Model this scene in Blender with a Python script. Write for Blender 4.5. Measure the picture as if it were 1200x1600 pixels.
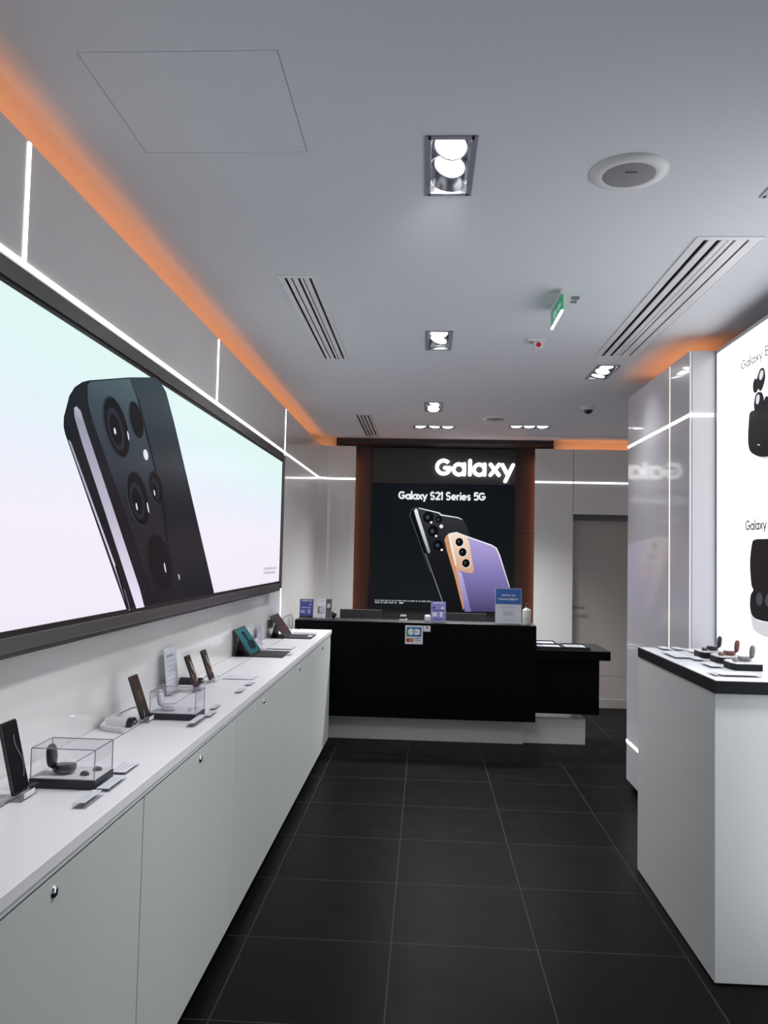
import bpy, bmesh, math, random
from mathutils import Vector, Matrix
random.seed(7)
for o in list(bpy.data.objects): bpy.data.objects.remove(o)
SC = bpy.context.scene
COL = SC.collection

# ------------------------------------------------------------------ camera, world, light
YAW, PITCH, ROLL, FPX, EYE = 0.0529259, 0.0518093, 0.0220291, 1242.81, 1.60865
def cam_axes():
    cy, sy = math.cos(YAW), math.sin(YAW); cp, sp = math.cos(PITCH), math.sin(PITCH)
    f = Vector((-sy*cp, cy*cp, sp)); r = Vector((cy, sy, 0)); u = r.cross(f)
    cr, sr = math.cos(ROLL), math.sin(ROLL)
    return cr*r+sr*u, -sr*r+cr*u, f
AX = cam_axes()
cam = bpy.data.cameras.new('camera'); camo = bpy.data.objects.new('camera', cam); COL.objects.link(camo)
m = Matrix.Identity(4)
for i in range(3):
    m[i][0] = AX[0][i]; m[i][1] = AX[1][i]; m[i][2] = -AX[2][i]
m[2][3] = EYE
camo.matrix_world = m
cam.sensor_fit = 'VERTICAL'; cam.sensor_height = 32.0; cam.lens = FPX/1600*32.0
cam.clip_start = 0.05
SC.camera = camo
SC.view_settings.view_transform = 'Standard'; SC.view_settings.look = 'None'
SC.view_settings.exposure = 0.0; SC.view_settings.gamma = 1.0; SC.view_settings.use_curve_mapping = False
w = bpy.data.worlds.new('world'); SC.world = w; w.use_nodes = True
w.node_tree.nodes['Background'].inputs[0].default_value = (0.85, 0.93, 1.0, 1)
w.node_tree.nodes['Background'].inputs[1].default_value = 0.21
SPOT_W = 57.0
COVE_E = 7.0

def W(px, py, ax, val):
    """point of the place seen at a photo pixel, on the real plane ax = val"""
    d = (px-600)/FPX*AX[0] - (py-800)/FPX*AX[1] + AX[2]
    i = 'XYZ'.index(ax); o = Vector((0, 0, EYE)); t = (val-o[i])/d[i]
    return o+d*t

# ------------------------------------------------------------------ materials
def pm(name, col, rough=0.5, metal=0.0, coat=0.0, emit=None, es=0.0, noise=0.0, nscale=40, bump=0.0, spec=0.5):
    M = bpy.data.materials.new(name); M.use_nodes = True; nt = M.node_tree
    b = nt.nodes['Principled BSDF']
    b.inputs['Base Color'].default_value = (*col, 1); b.inputs['Roughness'].default_value = rough
    b.inputs['Metallic'].default_value = metal; b.inputs['Coat Weight'].default_value = coat
    b.inputs['Coat Roughness'].default_value = 0.05
    b.inputs['Specular IOR Level'].default_value = spec
    if emit:
        b.inputs['Emission Color'].default_value = (*emit, 1); b.inputs['Emission Strength'].default_value = es
    if noise or bump:
        tc = nt.nodes.new('ShaderNodeTexCoord'); n = nt.nodes.new('ShaderNodeTexNoise')
        n.inputs['Scale'].default_value = nscale; n.inputs['Detail'].default_value = 4
        nt.links.new(tc.outputs['Object'], n.inputs['Vector'])
        if noise:
            mx = nt.nodes.new('ShaderNodeMix'); mx.data_type = 'RGBA'
            mx.inputs[6].default_value = (*[c*(1-noise) for c in col], 1)
            mx.inputs[7].default_value = (*[min(1, c*(1+noise)) for c in col], 1)
            nt.links.new(n.outputs['Fac'], mx.inputs[0]); nt.links.new(mx.outputs[2], b.inputs['Base Color'])
        if bump:
            bp = nt.nodes.new('ShaderNodeBump'); bp.inputs['Strength'].default_value = bump; bp.inputs['Distance'].default_value = 0.002
            nt.links.new(n.outputs['Fac'], bp.inputs['Height']); nt.links.new(bp.outputs['Normal'], b.inputs['Normal'])
    return M

def ramp_nodes(nt, axis, lo, hi, stops):
    g = nt.nodes.new('ShaderNodeNewGeometry'); s = nt.nodes.new('ShaderNodeSeparateXYZ')
    nt.links.new(g.outputs['Position'], s.inputs[0])
    mr = nt.nodes.new('ShaderNodeMapRange'); mr.inputs[1].default_value = lo; mr.inputs[2].default_value = hi
    nt.links.new(s.outputs['XYZ'.index(axis)], mr.inputs[0])
    cr = nt.nodes.new('ShaderNodeValToRGB'); el = cr.color_ramp.elements
    while len(el) < len(stops): el.new(0.5)
    for e, (p, c) in zip(el, stops): e.position = p; e.color = (*c, 1)
    nt.links.new(mr.outputs[0], cr.inputs[0])
    return cr
def picture(name, axis, lo, hi, stops, strength=1.0):
    """a lit picture (screen or backlit print): the image gives off its own light"""
    M = bpy.data.materials.new(name); M.use_nodes = True; nt = M.node_tree; b = nt.nodes['Principled BSDF']
    b.inputs['Base Color'].default_value = (0.003, 0.003, 0.003, 1); b.inputs['Roughness'].default_value = 0.25
    b.inputs['Specular IOR Level'].default_value = 0.05
    cr = ramp_nodes(nt, axis, lo, hi, stops)
    nt.links.new(cr.outputs[0], b.inputs['Emission Color']); b.inputs['Emission Strength'].default_value = strength
    return M
def ink(name, col, strength=1.0):
    return pm(name, (0.003, 0.003, 0.003), 0.3, emit=col, es=strength, spec=0.05)
def clear(name, tint=(1, 1, 1), glossy=0.35, alpha=0.0):
    M = bpy.data.materials.new(name); M.use_nodes = True; nt = M.node_tree; nt.nodes.clear()
    out = nt.nodes.new('ShaderNodeOutputMaterial'); t = nt.nodes.new('ShaderNodeBsdfTransparent')
    t.inputs[0].default_value = (*tint, 1); g = nt.nodes.new('ShaderNodeBsdfGlossy'); g.inputs['Roughness'].default_value = 0.04
    lw = nt.nodes.new('ShaderNodeLayerWeight'); lw.inputs[0].default_value = 0.3
    ml = nt.nodes.new('ShaderNodeMath'); ml.operation = 'MULTIPLY_ADD'; ml.inputs[1].default_value = glossy; ml.inputs[2].default_value = 0.03
    nt.links.new(lw.outputs['Facing'], ml.inputs[0])
    mx = nt.nodes.new('ShaderNodeMixShader')
    nt.links.new(ml.outputs[0], mx.inputs[0]); nt.links.new(t.outputs[0], mx.inputs[1]); nt.links.new(g.outputs[0], mx.inputs[2])
    nt.links.new(mx.outputs[0], out.inputs[0]); return M
def srgb(r, g, b):
    f = lambda c: (c/255/12.92) if c/255 <= 0.04045 else ((c/255+0.055)/1.055)**2.4
    return (f(r), f(g), f(b))

LAM = pm('white laminate', (0.74, 0.73, 0.72), 0.28, coat=0.55, noise=0.015, nscale=3)
LAMC = pm('silver laminate', (0.60, 0.585, 0.62), 0.3, coat=0.5, noise=0.02, nscale=3)
CAB = pm('cabinet white lacquer', (0.60, 0.63, 0.61), 0.4, coat=0.15, noise=0.02, nscale=4)
TOP = pm('countertop white', (0.84, 0.83, 0.86), 0.35, noise=0.01, nscale=8)
KIO = pm('kiosk lacquer', (0.62, 0.63, 0.63), 0.38, coat=0.1, noise=0.02, nscale=5)
CEIL = pm('ceiling paint', (0.74, 0.755, 0.80), 0.9, noise=0.01, nscale=30, bump=0.05)
PAINT = pm('white enamel', (0.78, 0.78, 0.8), 0.35)
GAP = pm('joint shadow grey', (0.06, 0.06, 0.06), 0.9)
BLK = pm('black desk board', (0.0012, 0.0012, 0.0018), 0.5, noise=0.2, nscale=90, spec=0.08)
BLKTOP = pm('charcoal desk top', (0.008, 0.0075, 0.0075), 0.4, noise=0.2, nscale=60)
BLKG = pm('black gloss plastic', (0.008, 0.008, 0.01), 0.15, coat=0.4)
BLKM = pm('matt black plastic', (0.015, 0.015, 0.018), 0.55)
NAVY = pm('blue black plinth', (0.016, 0.018, 0.032), 0.45)
KICK = pm('black kickboard', (0.01, 0.01, 0.011), 0.5)
BEZ = pm('gunmetal frame', (0.12, 0.115, 0.115), 0.25, metal=0.35, noise=0.1, nscale=6)
BEZB = pm('black inner bezel', (0.008, 0.008, 0.009), 0.3)
NICHE = pm('dark brown panel', (0.034, 0.026, 0.026), 0.45, noise=0.08, nscale=5)
CHROME = pm('chrome', (0.75, 0.75, 0.76), 0.12, metal=1.0)
STEEL = pm('brushed steel', (0.35, 0.35, 0.36), 0.3, metal=1.0)
GREYP = pm('grey plastic', (0.25, 0.25, 0.26), 0.5)
WPL = pm('white plastic', (0.75, 0.75, 0.76), 0.35)
GRILLE = pm('speaker grille grey', (0.28, 0.28, 0.30), 0.6, noise=0.3, nscale=400)
PAPER = pm('white paper', (0.72, 0.73, 0.78), 0.7)
PAPERG = pm('grey print', (0.5, 0.5, 0.54), 0.7)
PLK = pm('dark kiosk plastic', (0.007, 0.008, 0.010), 0.5, spec=0.2)
BLUEP = pm('blue print', srgb(64, 72, 150), 0.5)
SKYB = pm('bright blue print', srgb(24, 96, 176), 0.5)
LPUR = pm('lilac print', srgb(140, 140, 205), 0.5)
CLR = clear('clear acrylic', (0.985, 0.985, 0.99), 0.10)
CLRB = clear('clear acrylic block', (0.955, 0.955, 0.965), 0.22)
EDGE = pm('polished acrylic edge', (0.30, 0.29, 0.36), 0.15)
LED = pm('white light strip', (0.9, 0.9, 0.9), 0.4, emit=(1, 0.99, 0.97), es=4.5)
LEDW = pm('warm white light strip', (0.9, 0.88, 0.8), 0.4, emit=(1, 0.9, 0.76), es=0.75)
COVE = pm('orange cove lamp', (0.5, 0.2, 0.1), 0.5, emit=(1.0, 0.31, 0.07), es=COVE_E)
COVEN = pm('orange niche lamp', (0.5, 0.2, 0.1), 0.5, emit=(1.0, 0.30, 0.12), es=14.0)
BULB = pm('lit lamp face', (0.9, 0.9, 0.9), 0.4, emit=(1, 0.99, 1.0), es=9.0)
LAMPB = pm('lamp housing silver', (0.55, 0.56, 0.6), 0.28, metal=0.7)
LETTER = pm('lit letter face', (0.9, 0.9, 0.9), 0.4, emit=(1, 1, 1), es=2.2)

LEDE = pm('faint edge light', (0.6, 0.6, 0.62), 0.3, emit=(1, 0.96, 0.9), es=0.22)
# floor: dark 60 cm tiles with thin pale joints
FLOOR = bpy.data.materials.new('dark floor tiles'); FLOOR.use_nodes = True
nt = FLOOR.node_tree; b = nt.nodes['Principled BSDF']
g = nt.nodes.new('ShaderNodeNewGeometry')
br = nt.nodes.new('ShaderNodeTexBrick'); br.offset = 0.0; br.squash = 1.0
mp = nt.nodes.new('ShaderNodeMapping'); mp.inputs['Location'].default_value = (0.11+3.0, -3.377+6.0, 0)
nt.links.new(g.outputs['Position'], mp.inputs[0]); nt.links.new(mp.outputs[0], br.inputs[0])
br.inputs['Color1'].default_value = (0.0034, 0.0031, 0.0032, 1); br.inputs['Color2'].default_value = (0.0046, 0.0042, 0.0042, 1)
br.inputs['Mortar'].default_value = (0.035, 0.035, 0.035, 1)
for k, v in (('Scale', 1.0), ('Mortar Size', 0.0028), ('Mortar Smooth', 0.2), ('Brick Width', 0.6), ('Row Height', 0.6), ('Bias', 0.0)): br.inputs[k].default_value = v
nz = nt.nodes.new('ShaderNodeTexNoise'); nz.inputs['Scale'].default_value = 7; nz.inputs['Detail'].default_value = 8
nt.links.new(g.outputs['Position'], nz.inputs[0])
mx = nt.nodes.new('ShaderNodeMix'); mx.data_type = 'RGBA'; mx.blend_type = 'MULTIPLY'; mx.inputs[0].default_value = 0.5
nt.links.new(br.outputs['Color'], mx.inputs[6]); nt.links.new(nz.outputs['Color'], mx.inputs[7])
sc2 = nt.nodes.new('ShaderNodeVectorMath'); sc2.operation = 'SCALE'; sc2.inputs['Scale'].default_value = 1.25
nt.links.new(mx.outputs[2], sc2.inputs[0]); nt.links.new(sc2.outputs[0], b.inputs['Base Color'])
mr = nt.nodes.new('ShaderNodeMapRange'); mr.inputs[3].default_value = 0.30; mr.inputs[4].default_value = 0.44
nt.links.new(nz.outputs['Fac'], mr.inputs[0]); nt.links.new(mr.outputs[0], b.inputs['Roughness'])
b.inputs['Specular IOR Level'].default_value = 0.04

# ------------------------------------------------------------------ mesh helpers
class MB:
    def __init__(s): s.bm = bmesh.new(); s.mi = 0
    def _new(s, vs, fs):
        vv = [s.bm.verts.new(v) for v in vs]
        for f in fs:
            fc = s.bm.faces.new([vv[i] for i in f]); fc.material_index = s.mi
        return vv
    def mat(s, i): s.mi = i; return s
    def box(s, x0, x1, y0, y1, z0, z1, M=None):
        vs = [Vector(p) for p in [(x0,y0,z0),(x1,y0,z0),(x1,y1,z0),(x0,y1,z0),(x0,y0,z1),(x1,y0,z1),(x1,y1,z1),(x0,y1,z1)]]
        if M: vs = [M@v for v in vs]
        s._new(vs, [(0,3,2,1),(4,5,6,7),(0,1,5,4),(1,2,6,5),(2,3,7,6),(3,0,4,7)]); return s
    def prism(s, pts, d):
        """closed outline pts (3-D, planar) pushed by vector d"""
        d = Vector(d); a = [Vector(p) for p in pts]; n = len(a)
        nrm = sum((a[i].cross(a[(i+1) % n]) for i in range(n)), Vector())
        if nrm.dot(d) < 0: a.reverse()
        vs = a+[p+d for p in a]
        s._new(vs, [tuple(range(n-1, -1, -1)), tuple(range(n, 2*n))]+[(i, (i+1) % n, n+(i+1) % n, n+i) for i in range(n)]); return s
    def cyl(s, c, r, h, axis=(0,0,1), n=28, r2=None, cap0=True, cap1=True):
        r2 = r if r2 is None else r2; a = Vector(axis).normalized(); q = a.to_track_quat('Z', 'Y'); c = Vector(c)
        vs = [c+q@Vector((r*math.cos(t), r*math.sin(t), 0)) for t in [2*math.pi*i/n for i in range(n)]]
        vs += [c+q@Vector((r2*math.cos(t), r2*math.sin(t), h)) for t in [2*math.pi*i/n for i in range(n)]]
        fs = [(i, (i+1) % n, n+(i+1) % n, n+i) for i in range(n)]
        if cap0: fs.append(tuple(range(n-1, -1, -1)))
        if cap1: fs.append(tuple(range(n, 2*n)))
        s._new(vs, fs); return s
    def lathe(s, prof, c=(0,0,0), n=32, axis=(0,0,1)):
        a = Vector(axis).normalized(); q = a.to_track_quat('Z', 'Y'); c = Vector(c); rows = []
        for r, z in prof:
            rows.append([s.bm.verts.new(c+q@Vector((max(r, 1e-5)*math.cos(2*math.pi*i/n), max(r, 1e-5)*math.sin(2*math.pi*i/n), z))) for i in range(n)])
        for A, B in zip(rows, rows[1:]):
            for i in range(n):
                f = s.bm.faces.new([A[i], A[(i+1) % n], B[(i+1) % n], B[i]]); f.material_index = s.mi; f.smooth = True
        return s
    def sell(s, c, rx, ry, rz, e=1.0, M=None, n=28, lo=-90, hi=90):
        """superellipsoid: e=1 sphere, e<1 boxier"""
        sg = lambda v: math.copysign(abs(v)**e, v); rows = []
        k = n//2
        for j in range(k+1):
            p = math.radians(lo+(hi-lo)*j/k); row = []
            for i in range(n):
                t = 2*math.pi*i/n
                v = Vector((rx*sg(math.cos(p))*sg(math.cos(t)), ry*sg(math.cos(p))*sg(math.sin(t)), rz*sg(math.sin(p))))
                v = (M@v if M else v)+Vector(c); row.append(s.bm.verts.new(v))
            rows.append(row)
        for A, B in zip(rows, rows[1:]):
            for i in range(n):
                f = s.bm.faces.new([A[i], A[(i+1) % n], B[(i+1) % n], B[i]]); f.material_index = s.mi; f.smooth = True
        for row, rv in ((rows[0], True), (rows[-1], False)):
            f = s.bm.faces.new(row[::-1] if rv else row); f.material_index = s.mi; f.smooth = True
        return s
    def tube(s, pts, r, n=10):
        pts = [Vector(p) for p in pts]; rings = []
        up = Vector((0.123, 0.31, 0.94)).normalized()
        for i, p in enumerate(pts):
            d = (pts[min(i+1, len(pts)-1)]-pts[max(i-1, 0)]).normalized()
            a = d.cross(up); a = a.normalized() if a.length > 1e-4 else Vector((1, 0, 0)); b2 = d.cross(a).normalized()
            rings.append([s.bm.verts.new(p+r*(a*math.cos(2*math.pi*k/n)+b2*math.sin(2*math.pi*k/n))) for k in range(n)])
        for A, B in zip(rings, rings[1:]):
            for k in range(n):
                f = s.bm.faces.new([A[k], A[(k+1) % n], B[(k+1) % n], B[k]]); f.smooth = True; f.material_index = s.mi
        s.bm.faces.new(rings[0][::-1]).material_index = s.mi; s.bm.faces.new(rings[-1]).material_index = s.mi
        return s
    def build(s, name, mats, parent=None, bevel=0.0, seg=2, loc=None):
        bmesh.ops.recalc_face_normals(s.bm, faces=s.bm.faces)
        me = bpy.data.meshes.new(name); s.bm.to_mesh(me); s.bm.free()
        for M in (mats if isinstance(mats, (list, tuple)) else [mats]): me.materials.append(M)
        o = bpy.data.objects.new(name, me); COL.objects.link(o)
        if parent: o.parent = parent
        if loc: o.location = loc
        if bevel:
            md = o.modifiers.new('bevel', 'BEVEL'); md.width = bevel; md.segments = seg; md.limit_method = 'ANGLE'
        return o
def thing(name, label, cat, loc=(0,0,0), rotz=0, group=None):
    o = bpy.data.objects.new(name, None); COL.objects.link(o); o.empty_display_size = 0.05
    o.location = loc; o.rotation_euler = (0, 0, rotz); return tag(o, label, cat, group)
def tag(o, label, cat, group=None):
    o['label'] = label; o['category'] = cat
    if group: o['group'] = group
    return o
def struct(o): o['kind'] = 'structure'; return o
def dup(root, loc, rotz=None, label=None, group=None):
    def cp(o, par):
        c = o.copy(); COL.objects.link(c); c.parent = par
        for ch in [x for x in bpy.data.objects if x.parent == o]: cp(ch, c)
        return c
    r = cp(root, None); r.location = loc
    if rotz is not None: r.rotation_euler = (0, 0, rotz)
    if label: r['label'] = label
    if group: r['group'] = group
    return r
def text_mesh(name, body, height_w, origin, xdir, zdir, mat, parent=None, bold=0.0, depth=0.0008, width=None):
    """flat lettering: origin = left end of the base line, width = total width in metres"""
    cu = bpy.data.curves.new(name, 'FONT'); cu.body = body; cu.size = 1.0; cu.offset = bold; cu.extrude = 0.0
    to = bpy.data.objects.new('tmp', cu); COL.objects.link(to)
    bpy.context.view_layer.update()
    dg = bpy.context.evaluated_depsgraph_get(); me = bpy.data.meshes.new_from_object(to.evaluated_get(dg))
    bpy.data.objects.remove(to)
    xs = [v.co.x for v in me.vertices]; ys = [v.co.y for v in me.vertices]
    if width:
        sx = width/(max(xs)-min(xs))
    else: sx = height_w/0.73
    sy = height_w/0.73
    X = Vector(xdir).normalized(); Z = Vector(zdir).normalized(); N = X.cross(Z).normalized()
    x0 = min(xs)
    bm = bmesh.new(); bm.from_mesh(me)
    for v in bm.verts: v.co = Vector(origin)+X*((v.co.x-x0)*sx)+Z*(v.co.y*sy)
    r = bmesh.ops.extrude_face_region(bm, geom=list(bm.faces))
    for v in [e for e in r['geom'] if isinstance(e, bmesh.types.BMVert)]: v.co += N*depth
    bmesh.ops.recalc_face_normals(bm, faces=bm.faces)
    bm.to_mesh(me); bm.free(); me.materials.clear(); me.materials.append(mat)
    for p in me.polygons: p.material_index = 0
    o = bpy.data.objects.new(name, me); COL.objects.link(o)
    if parent: o.parent = parent
    return o

# round-ended geometric lettering: strokes in units of the capital height (x, y up)
GLY = {
 'G': (0.98, [('a', .46, .5, .41, 42, 352), ('l', (.87, .45), (.52, .45))]),
 'a': (0.74, [('a', .34, .32, .27, 0, 360), ('l', (.61, .60), (.61, .05))]),
 'l': (0.26, [('l', (.11, .98), (.11, .05))]),
 'x': (0.66, [('l', (.08, .58), (.54, .05)), ('l', (.54, .58), (.08, .05))]),
 'y': (0.68, [('l', (.06, .58), (.32, .08)), ('l', (.58, .58), (.22, -.22))]),
 'S': (0.78, [('a', .36, .70, .235, 20, 270), ('a', .36, .26, .235, 200, 450)]),
 '2': (0.70, [('a', .32, .68, .25, -35, 165), ('l', (.525, .54), (.10, .06)), ('l', (.10, .05), (.60, .05))]),
 '1': (0.40, [('l', (.06, .80), (.24, .94)), ('l', (.24, .94), (.24, .05))]),
 'e': (0.74, [('a', .34, .32, .27, 0, 318), ('l', (.07, .32), (.60, .32))]),
 'r': (0.46, [('l', (.10, .58), (.10, .05)), ('a', .32, .36, .22, 70, 170)]),
 'i': (0.26, [('l', (.11, .58), (.11, .05)), ('l', (.11, .88), (.11, .90))]),
 's': (0.60, [('a', .28, .455, .145, 20, 270), ('a', .28, .175, .145, 200, 450)]),
 '5': (0.72, [('l', (.56, .94), (.16, .94)), ('l', (.16, .94), (.12, .56)), ('a', .33, .34, .28, -150, 135)]),
 'B': (0.80, [('l', (.10, .95), (.10, .05)), ('l', (.10, .95), (.36, .95)), ('l', (.10, .51), (.40, .51)), ('l', (.10, .05), (.40, .05)), ('a', .36, .73, .22, -90, 90), ('a', .40, .28, .23, -90, 90)]),
 'u': (0.70, [('l', (.09, .58), (.09, .30)), ('a', .33, .29, .24, 180, 360), ('l', (.57, .58), (.57, .05))]),
 'd': (0.74, [('a', .34, .32, .27, 0, 360), ('l', (.61, .98), (.61, .05))]),
 'P': (0.74, [('l', (.10, .95), (.10, .05)), ('l', (.10, .95), (.38, .95)), ('l', (.10, .43), (.38, .43)), ('a', .38, .69, .26, -90, 90)]),
 'o': (0.72, [('a', .34, .32, .27, 0, 360)]),
 'L': (0.62, [('l', (.10, .95), (.10, .05)), ('l', (.10, .05), (.54, .05))]),
 'v': (0.64, [('l', (.06, .58), (.30, .06)), ('l', (.30, .06), (.54, .58))]),
}
def words(text, origin, xdir, height, width, sw, mat, t, name='picture_word', depth=0.0012):
    """each word one flat part; sw = stroke width in capital heights"""
    X = Vector(xdir).normalized(); Zd = Vector((0, 0, 1)); N = X.cross(Zd).normalized()
    tot = sum(GLY[c][0] if c != ' ' else 0.36 for c in text); sx = width/tot
    cx = 0
    for wd in text.split(' '):
        mb = MB(); k = 0
        for ch in wd:
            adv, segs = GLY[ch]
            for sg in segs:
                off = N*(k % 7)*0.00004; k += 1
                def P(x, y): return Vector(origin)+X*((cx+x)*sx)+Zd*(y*height)+off
                if sg[0] == 'l':
                    (x1, y1), (x2, y2) = sg[1:]; a0 = math.atan2(y2-y1, x2-x1); pts = []
                    pts += [(x1+sw/2*math.cos(a0+math.pi/2+math.pi*i/8), y1+sw/2*math.sin(a0+math.pi/2+math.pi*i/8)) for i in range(9)]
                    pts += [(x2+sw/2*math.cos(a0-math.pi/2+math.pi*i/8), y2+sw/2*math.sin(a0-math.pi/2+math.pi*i/8)) for i in range(9)]
                    mb.prism([P(*p) for p in pts], N*depth)
                else:
                    _, ax, ay, r_, a0, a1 = sg; n = 24
                    an = [math.radians(a0+(a1-a0)*i/n) for i in range(n+1)]
                    for i in range(n):
                        mb.prism([P(ax+rr*math.cos(a), ay+rr*math.sin(a)) for rr, a in ((r_+sw/2, an[i]), (r_+sw/2, an[i+1]), (r_-sw/2, an[i+1]), (r_-sw/2, an[i]))], N*depth)
            cx += adv
        cx += 0.36
        o = mb.build(name, mat); o.parent = t; o.matrix_parent_inverse = Matrix.Translation(t.location).inverted()

# ------------------------------------------------------------------ the room
ZT, ZS, ZC = 2.772, 2.412, 2.87       # wall panel top, light line, ceiling
XL, YB, YN = -1.162, 8.62, 9.0        # left wall, back wall, niche back
Y0, XR = -0.7, 2.45
mb = MB(); mb.box(-1.6, XR+0.1, Y0, 9.3, -0.1, 0); struct(mb.build('floor', FLOOR))

SPOTS = [(0.055, 2.54, 0.142, 0.38, 0), (0.055, 4.65, 0.138, 0.40, 0), (0.047, 6.77, 0.14, 0.40, 0), (1.178, 5.42, 0.134, 0.40, 0),
         (0.065, 7.85, 0.40, 0.15, 1), (0.99, 7.76, 0.38, 0.15, 1), (1.212, 2.56, 0.142, 0.38, 0)]
VENTS = [(-0.702, -0.526, 3.55, 5.135), (1.035, 1.295, 3.10, 4.99), (-0.676, -0.518, 7.17, 8.56)]
HATCH = (-0.916, -0.396, 1.925, 2.437)
holes = [(x-a/2, x+a/2, y-c/2, y+c/2) for x, y, a, c, _ in SPOTS]+[(a+0.012, b_-0.012, c+0.012, d-0.012) for a, b_, c, d in VENTS]+[HATCH, (0.77, 2.07, 8.295, 8.325)]
xs = sorted({-1.6, XR}|{h[0] for h in holes}|{h[1] for h in holes}); ys = sorted({Y0, 8.84}|{h[2] for h in holes}|{h[3] for h in holes})
bm = bmesh.new(); vv = {}
def gv(x, y):
    if (x, y) not in vv: vv[(x, y)] = bm.verts.new((x, y, ZC))
    return vv[(x, y)]
for i in range(len(xs)-1):
    for j in range(len(ys)-1):
        cx, cy = (xs[i]+xs[i+1])/2, (ys[j]+ys[j+1])/2
        if any(h[0] < cx < h[1] and h[2] < cy < h[3] for h in holes): continue
        bm.faces.new([gv(xs[i], ys[j]), gv(xs[i], ys[j+1]), gv(xs[i+1], ys[j+1]), gv(xs[i+1], ys[j])])
me = bpy.data.meshes.new('ceiling'); bm.to_mesh(me); bm.free(); me.materials.append(CEIL)
ce = bpy.data.objects.new('ceiling', me); COL.objects.link(ce)
sd = ce.modifiers.new('s', 'SOLIDIFY'); sd.thickness = 0.02; sd.offset = -1
struct(ce)
mb = MB(); mb.box(-1.7, XR+0.1, Y0, 9.3, ZC+0.16, ZC+0.2); struct(mb.build('ceiling', PAINT))   # slab above the false ceiling

# left wall: glossy panels with thin joints at every 2.1 m, a rounded corner into the back wall
VJ = [2.178, 4.287, 6.416]
mb = MB(); g3 = 0.004
bounds = [(Y0, VJ[1], 0, ZS), (VJ[1], VJ[2], 0, ZS), (Y0, VJ[0], ZS, ZT), (VJ[0], VJ[1], ZS, ZT), (VJ[1], VJ[2], ZS, ZT)]
for a, c, z0, z1 in bounds:
    if 1:
        mb.box(XL-0.03, XL, a+g3/2, c-g3/2, z0+g3/2, z1-g3/2 if z1 < ZT else z1)
R_ = 0.14
def corner(off, n=8):
    cx, cy = XL+R_, YB-R_
    return [(cx-(R_+off)*math.cos(t), cy+(R_+off)*math.sin(t)) for t in [math.pi/2*i/n for i in range(n+1)]]
def corner_panel(z0, z1):
    ins = [(XL, VJ[2]+g3/2)]+corner(0)+[(-0.776, YB)]; outs = [(XL-0.03, VJ[2]+g3/2)]+corner(0.03)+[(-0.776, YB+0.03)]
    mb.prism([Vector((x, y, z0)) for x, y in ins+outs[::-1]], (0, 0, z1-z0))
corner_panel(0, ZS-g3/2); corner_panel(ZS+g3/2, ZT)
mb.mat(1).box(XL-0.05, XL-0.031, Y0, 8.60, 0, ZT-0.01)
wl = struct(mb.build('wall_left', [LAM, GAP], bevel=0.0015))
mb = MB(); mb.box(-1.6, -1.5, Y0, 9.3, 0, ZC+0.2); struct(mb.build('wall_left', PAINT))           # masonry behind the panels
mb = MB()
mb.box(-1.5, -1.0, 8.80, 8.86, 2.3, ZC+0.1); mb.box(1.37, XR, 8.80, 8.86, 2.3, ZC+0.1)
struct(mb.build('wall_back', PAINT))                                                             # upper cove face behind panels
# back wall: white panels right of the niche and over the door
mb = MB()
XJ = 1.578
mb.box(1.166, XJ-0.002, YB, YB+0.03, 0, ZS-0.002); mb.box(1.166, XJ-0.002, YB, YB+0.03, ZS+0.002, ZT)
mb.box(XJ+0.002, XR, YB, YB+0.03, 2.072, ZS-0.002); mb.box(XJ+0.002, XR, YB, YB+0.03, ZS+0.002, ZT)
mb.box(XJ-0.03, XJ, YB+0.03, YB+0.2, 0, 2.072); mb.box(XJ, XR, YB+0.03, YB+0.2, 2.072, 2.10)
mb.mat(1).box(1.19, XR, YB+0.031, YB+0.045, 2.1, ZT-0.01)
struct(mb.build('wall_back', [LAM, GAP], bevel=0.0015))
# door with its reveal
mb = MB(); mb.box(XJ, XR, YB+0.14, YB+0.18, 0.34, 2.072).box(XJ, XR, YB+0.14, YB+0.18, 0.10, 0.333)
d1 = struct(mb.build('door_1', pm('taupe door laminate', (0.46, 0.42, 0.39), 0.35, noise=0.02, nscale=3), bevel=0.002))
mb = MB(); mb.cyl((XJ+0.045, YB+0.14, 1.07), 0.024, 0.008, (0, -1, 0)); mb.cyl((XJ+0.045, YB+0.13, 1.07), 0.009, 0.045, (0, -1, 0)); mb.box(XJ+0.036, XJ+0.15, YB+0.082, YB+0.096, 1.061, 1.079)
mb.cyl((XJ+0.04, YB+0.14, 0.965), 0.016, 0.006, (0, -1, 0)); mb.build('door_handle', STEEL, d1, bevel=0.003)
mb = MB(); mb.box(XJ, XR, YB+0.125, YB+0.14, 0, 0.095); struct(mb.build('baseboard_back', pm('taupe baseboard', (0.40, 0.37, 0.34), 0.5), bevel=0.002))
struct(MB().box(XJ+0.001, XR, YB+0.09, YB+0.139, 2.012, 2.071).build('trim_2', pm('grey door head', (0.13, 0.13, 0.12), 0.5), bevel=0.002))
mb = MB(); mb.box(XR, XR+0.1, Y0, 9.3, 0, ZC+0.2); struct(mb.build('wall_right', PAINT))
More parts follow.
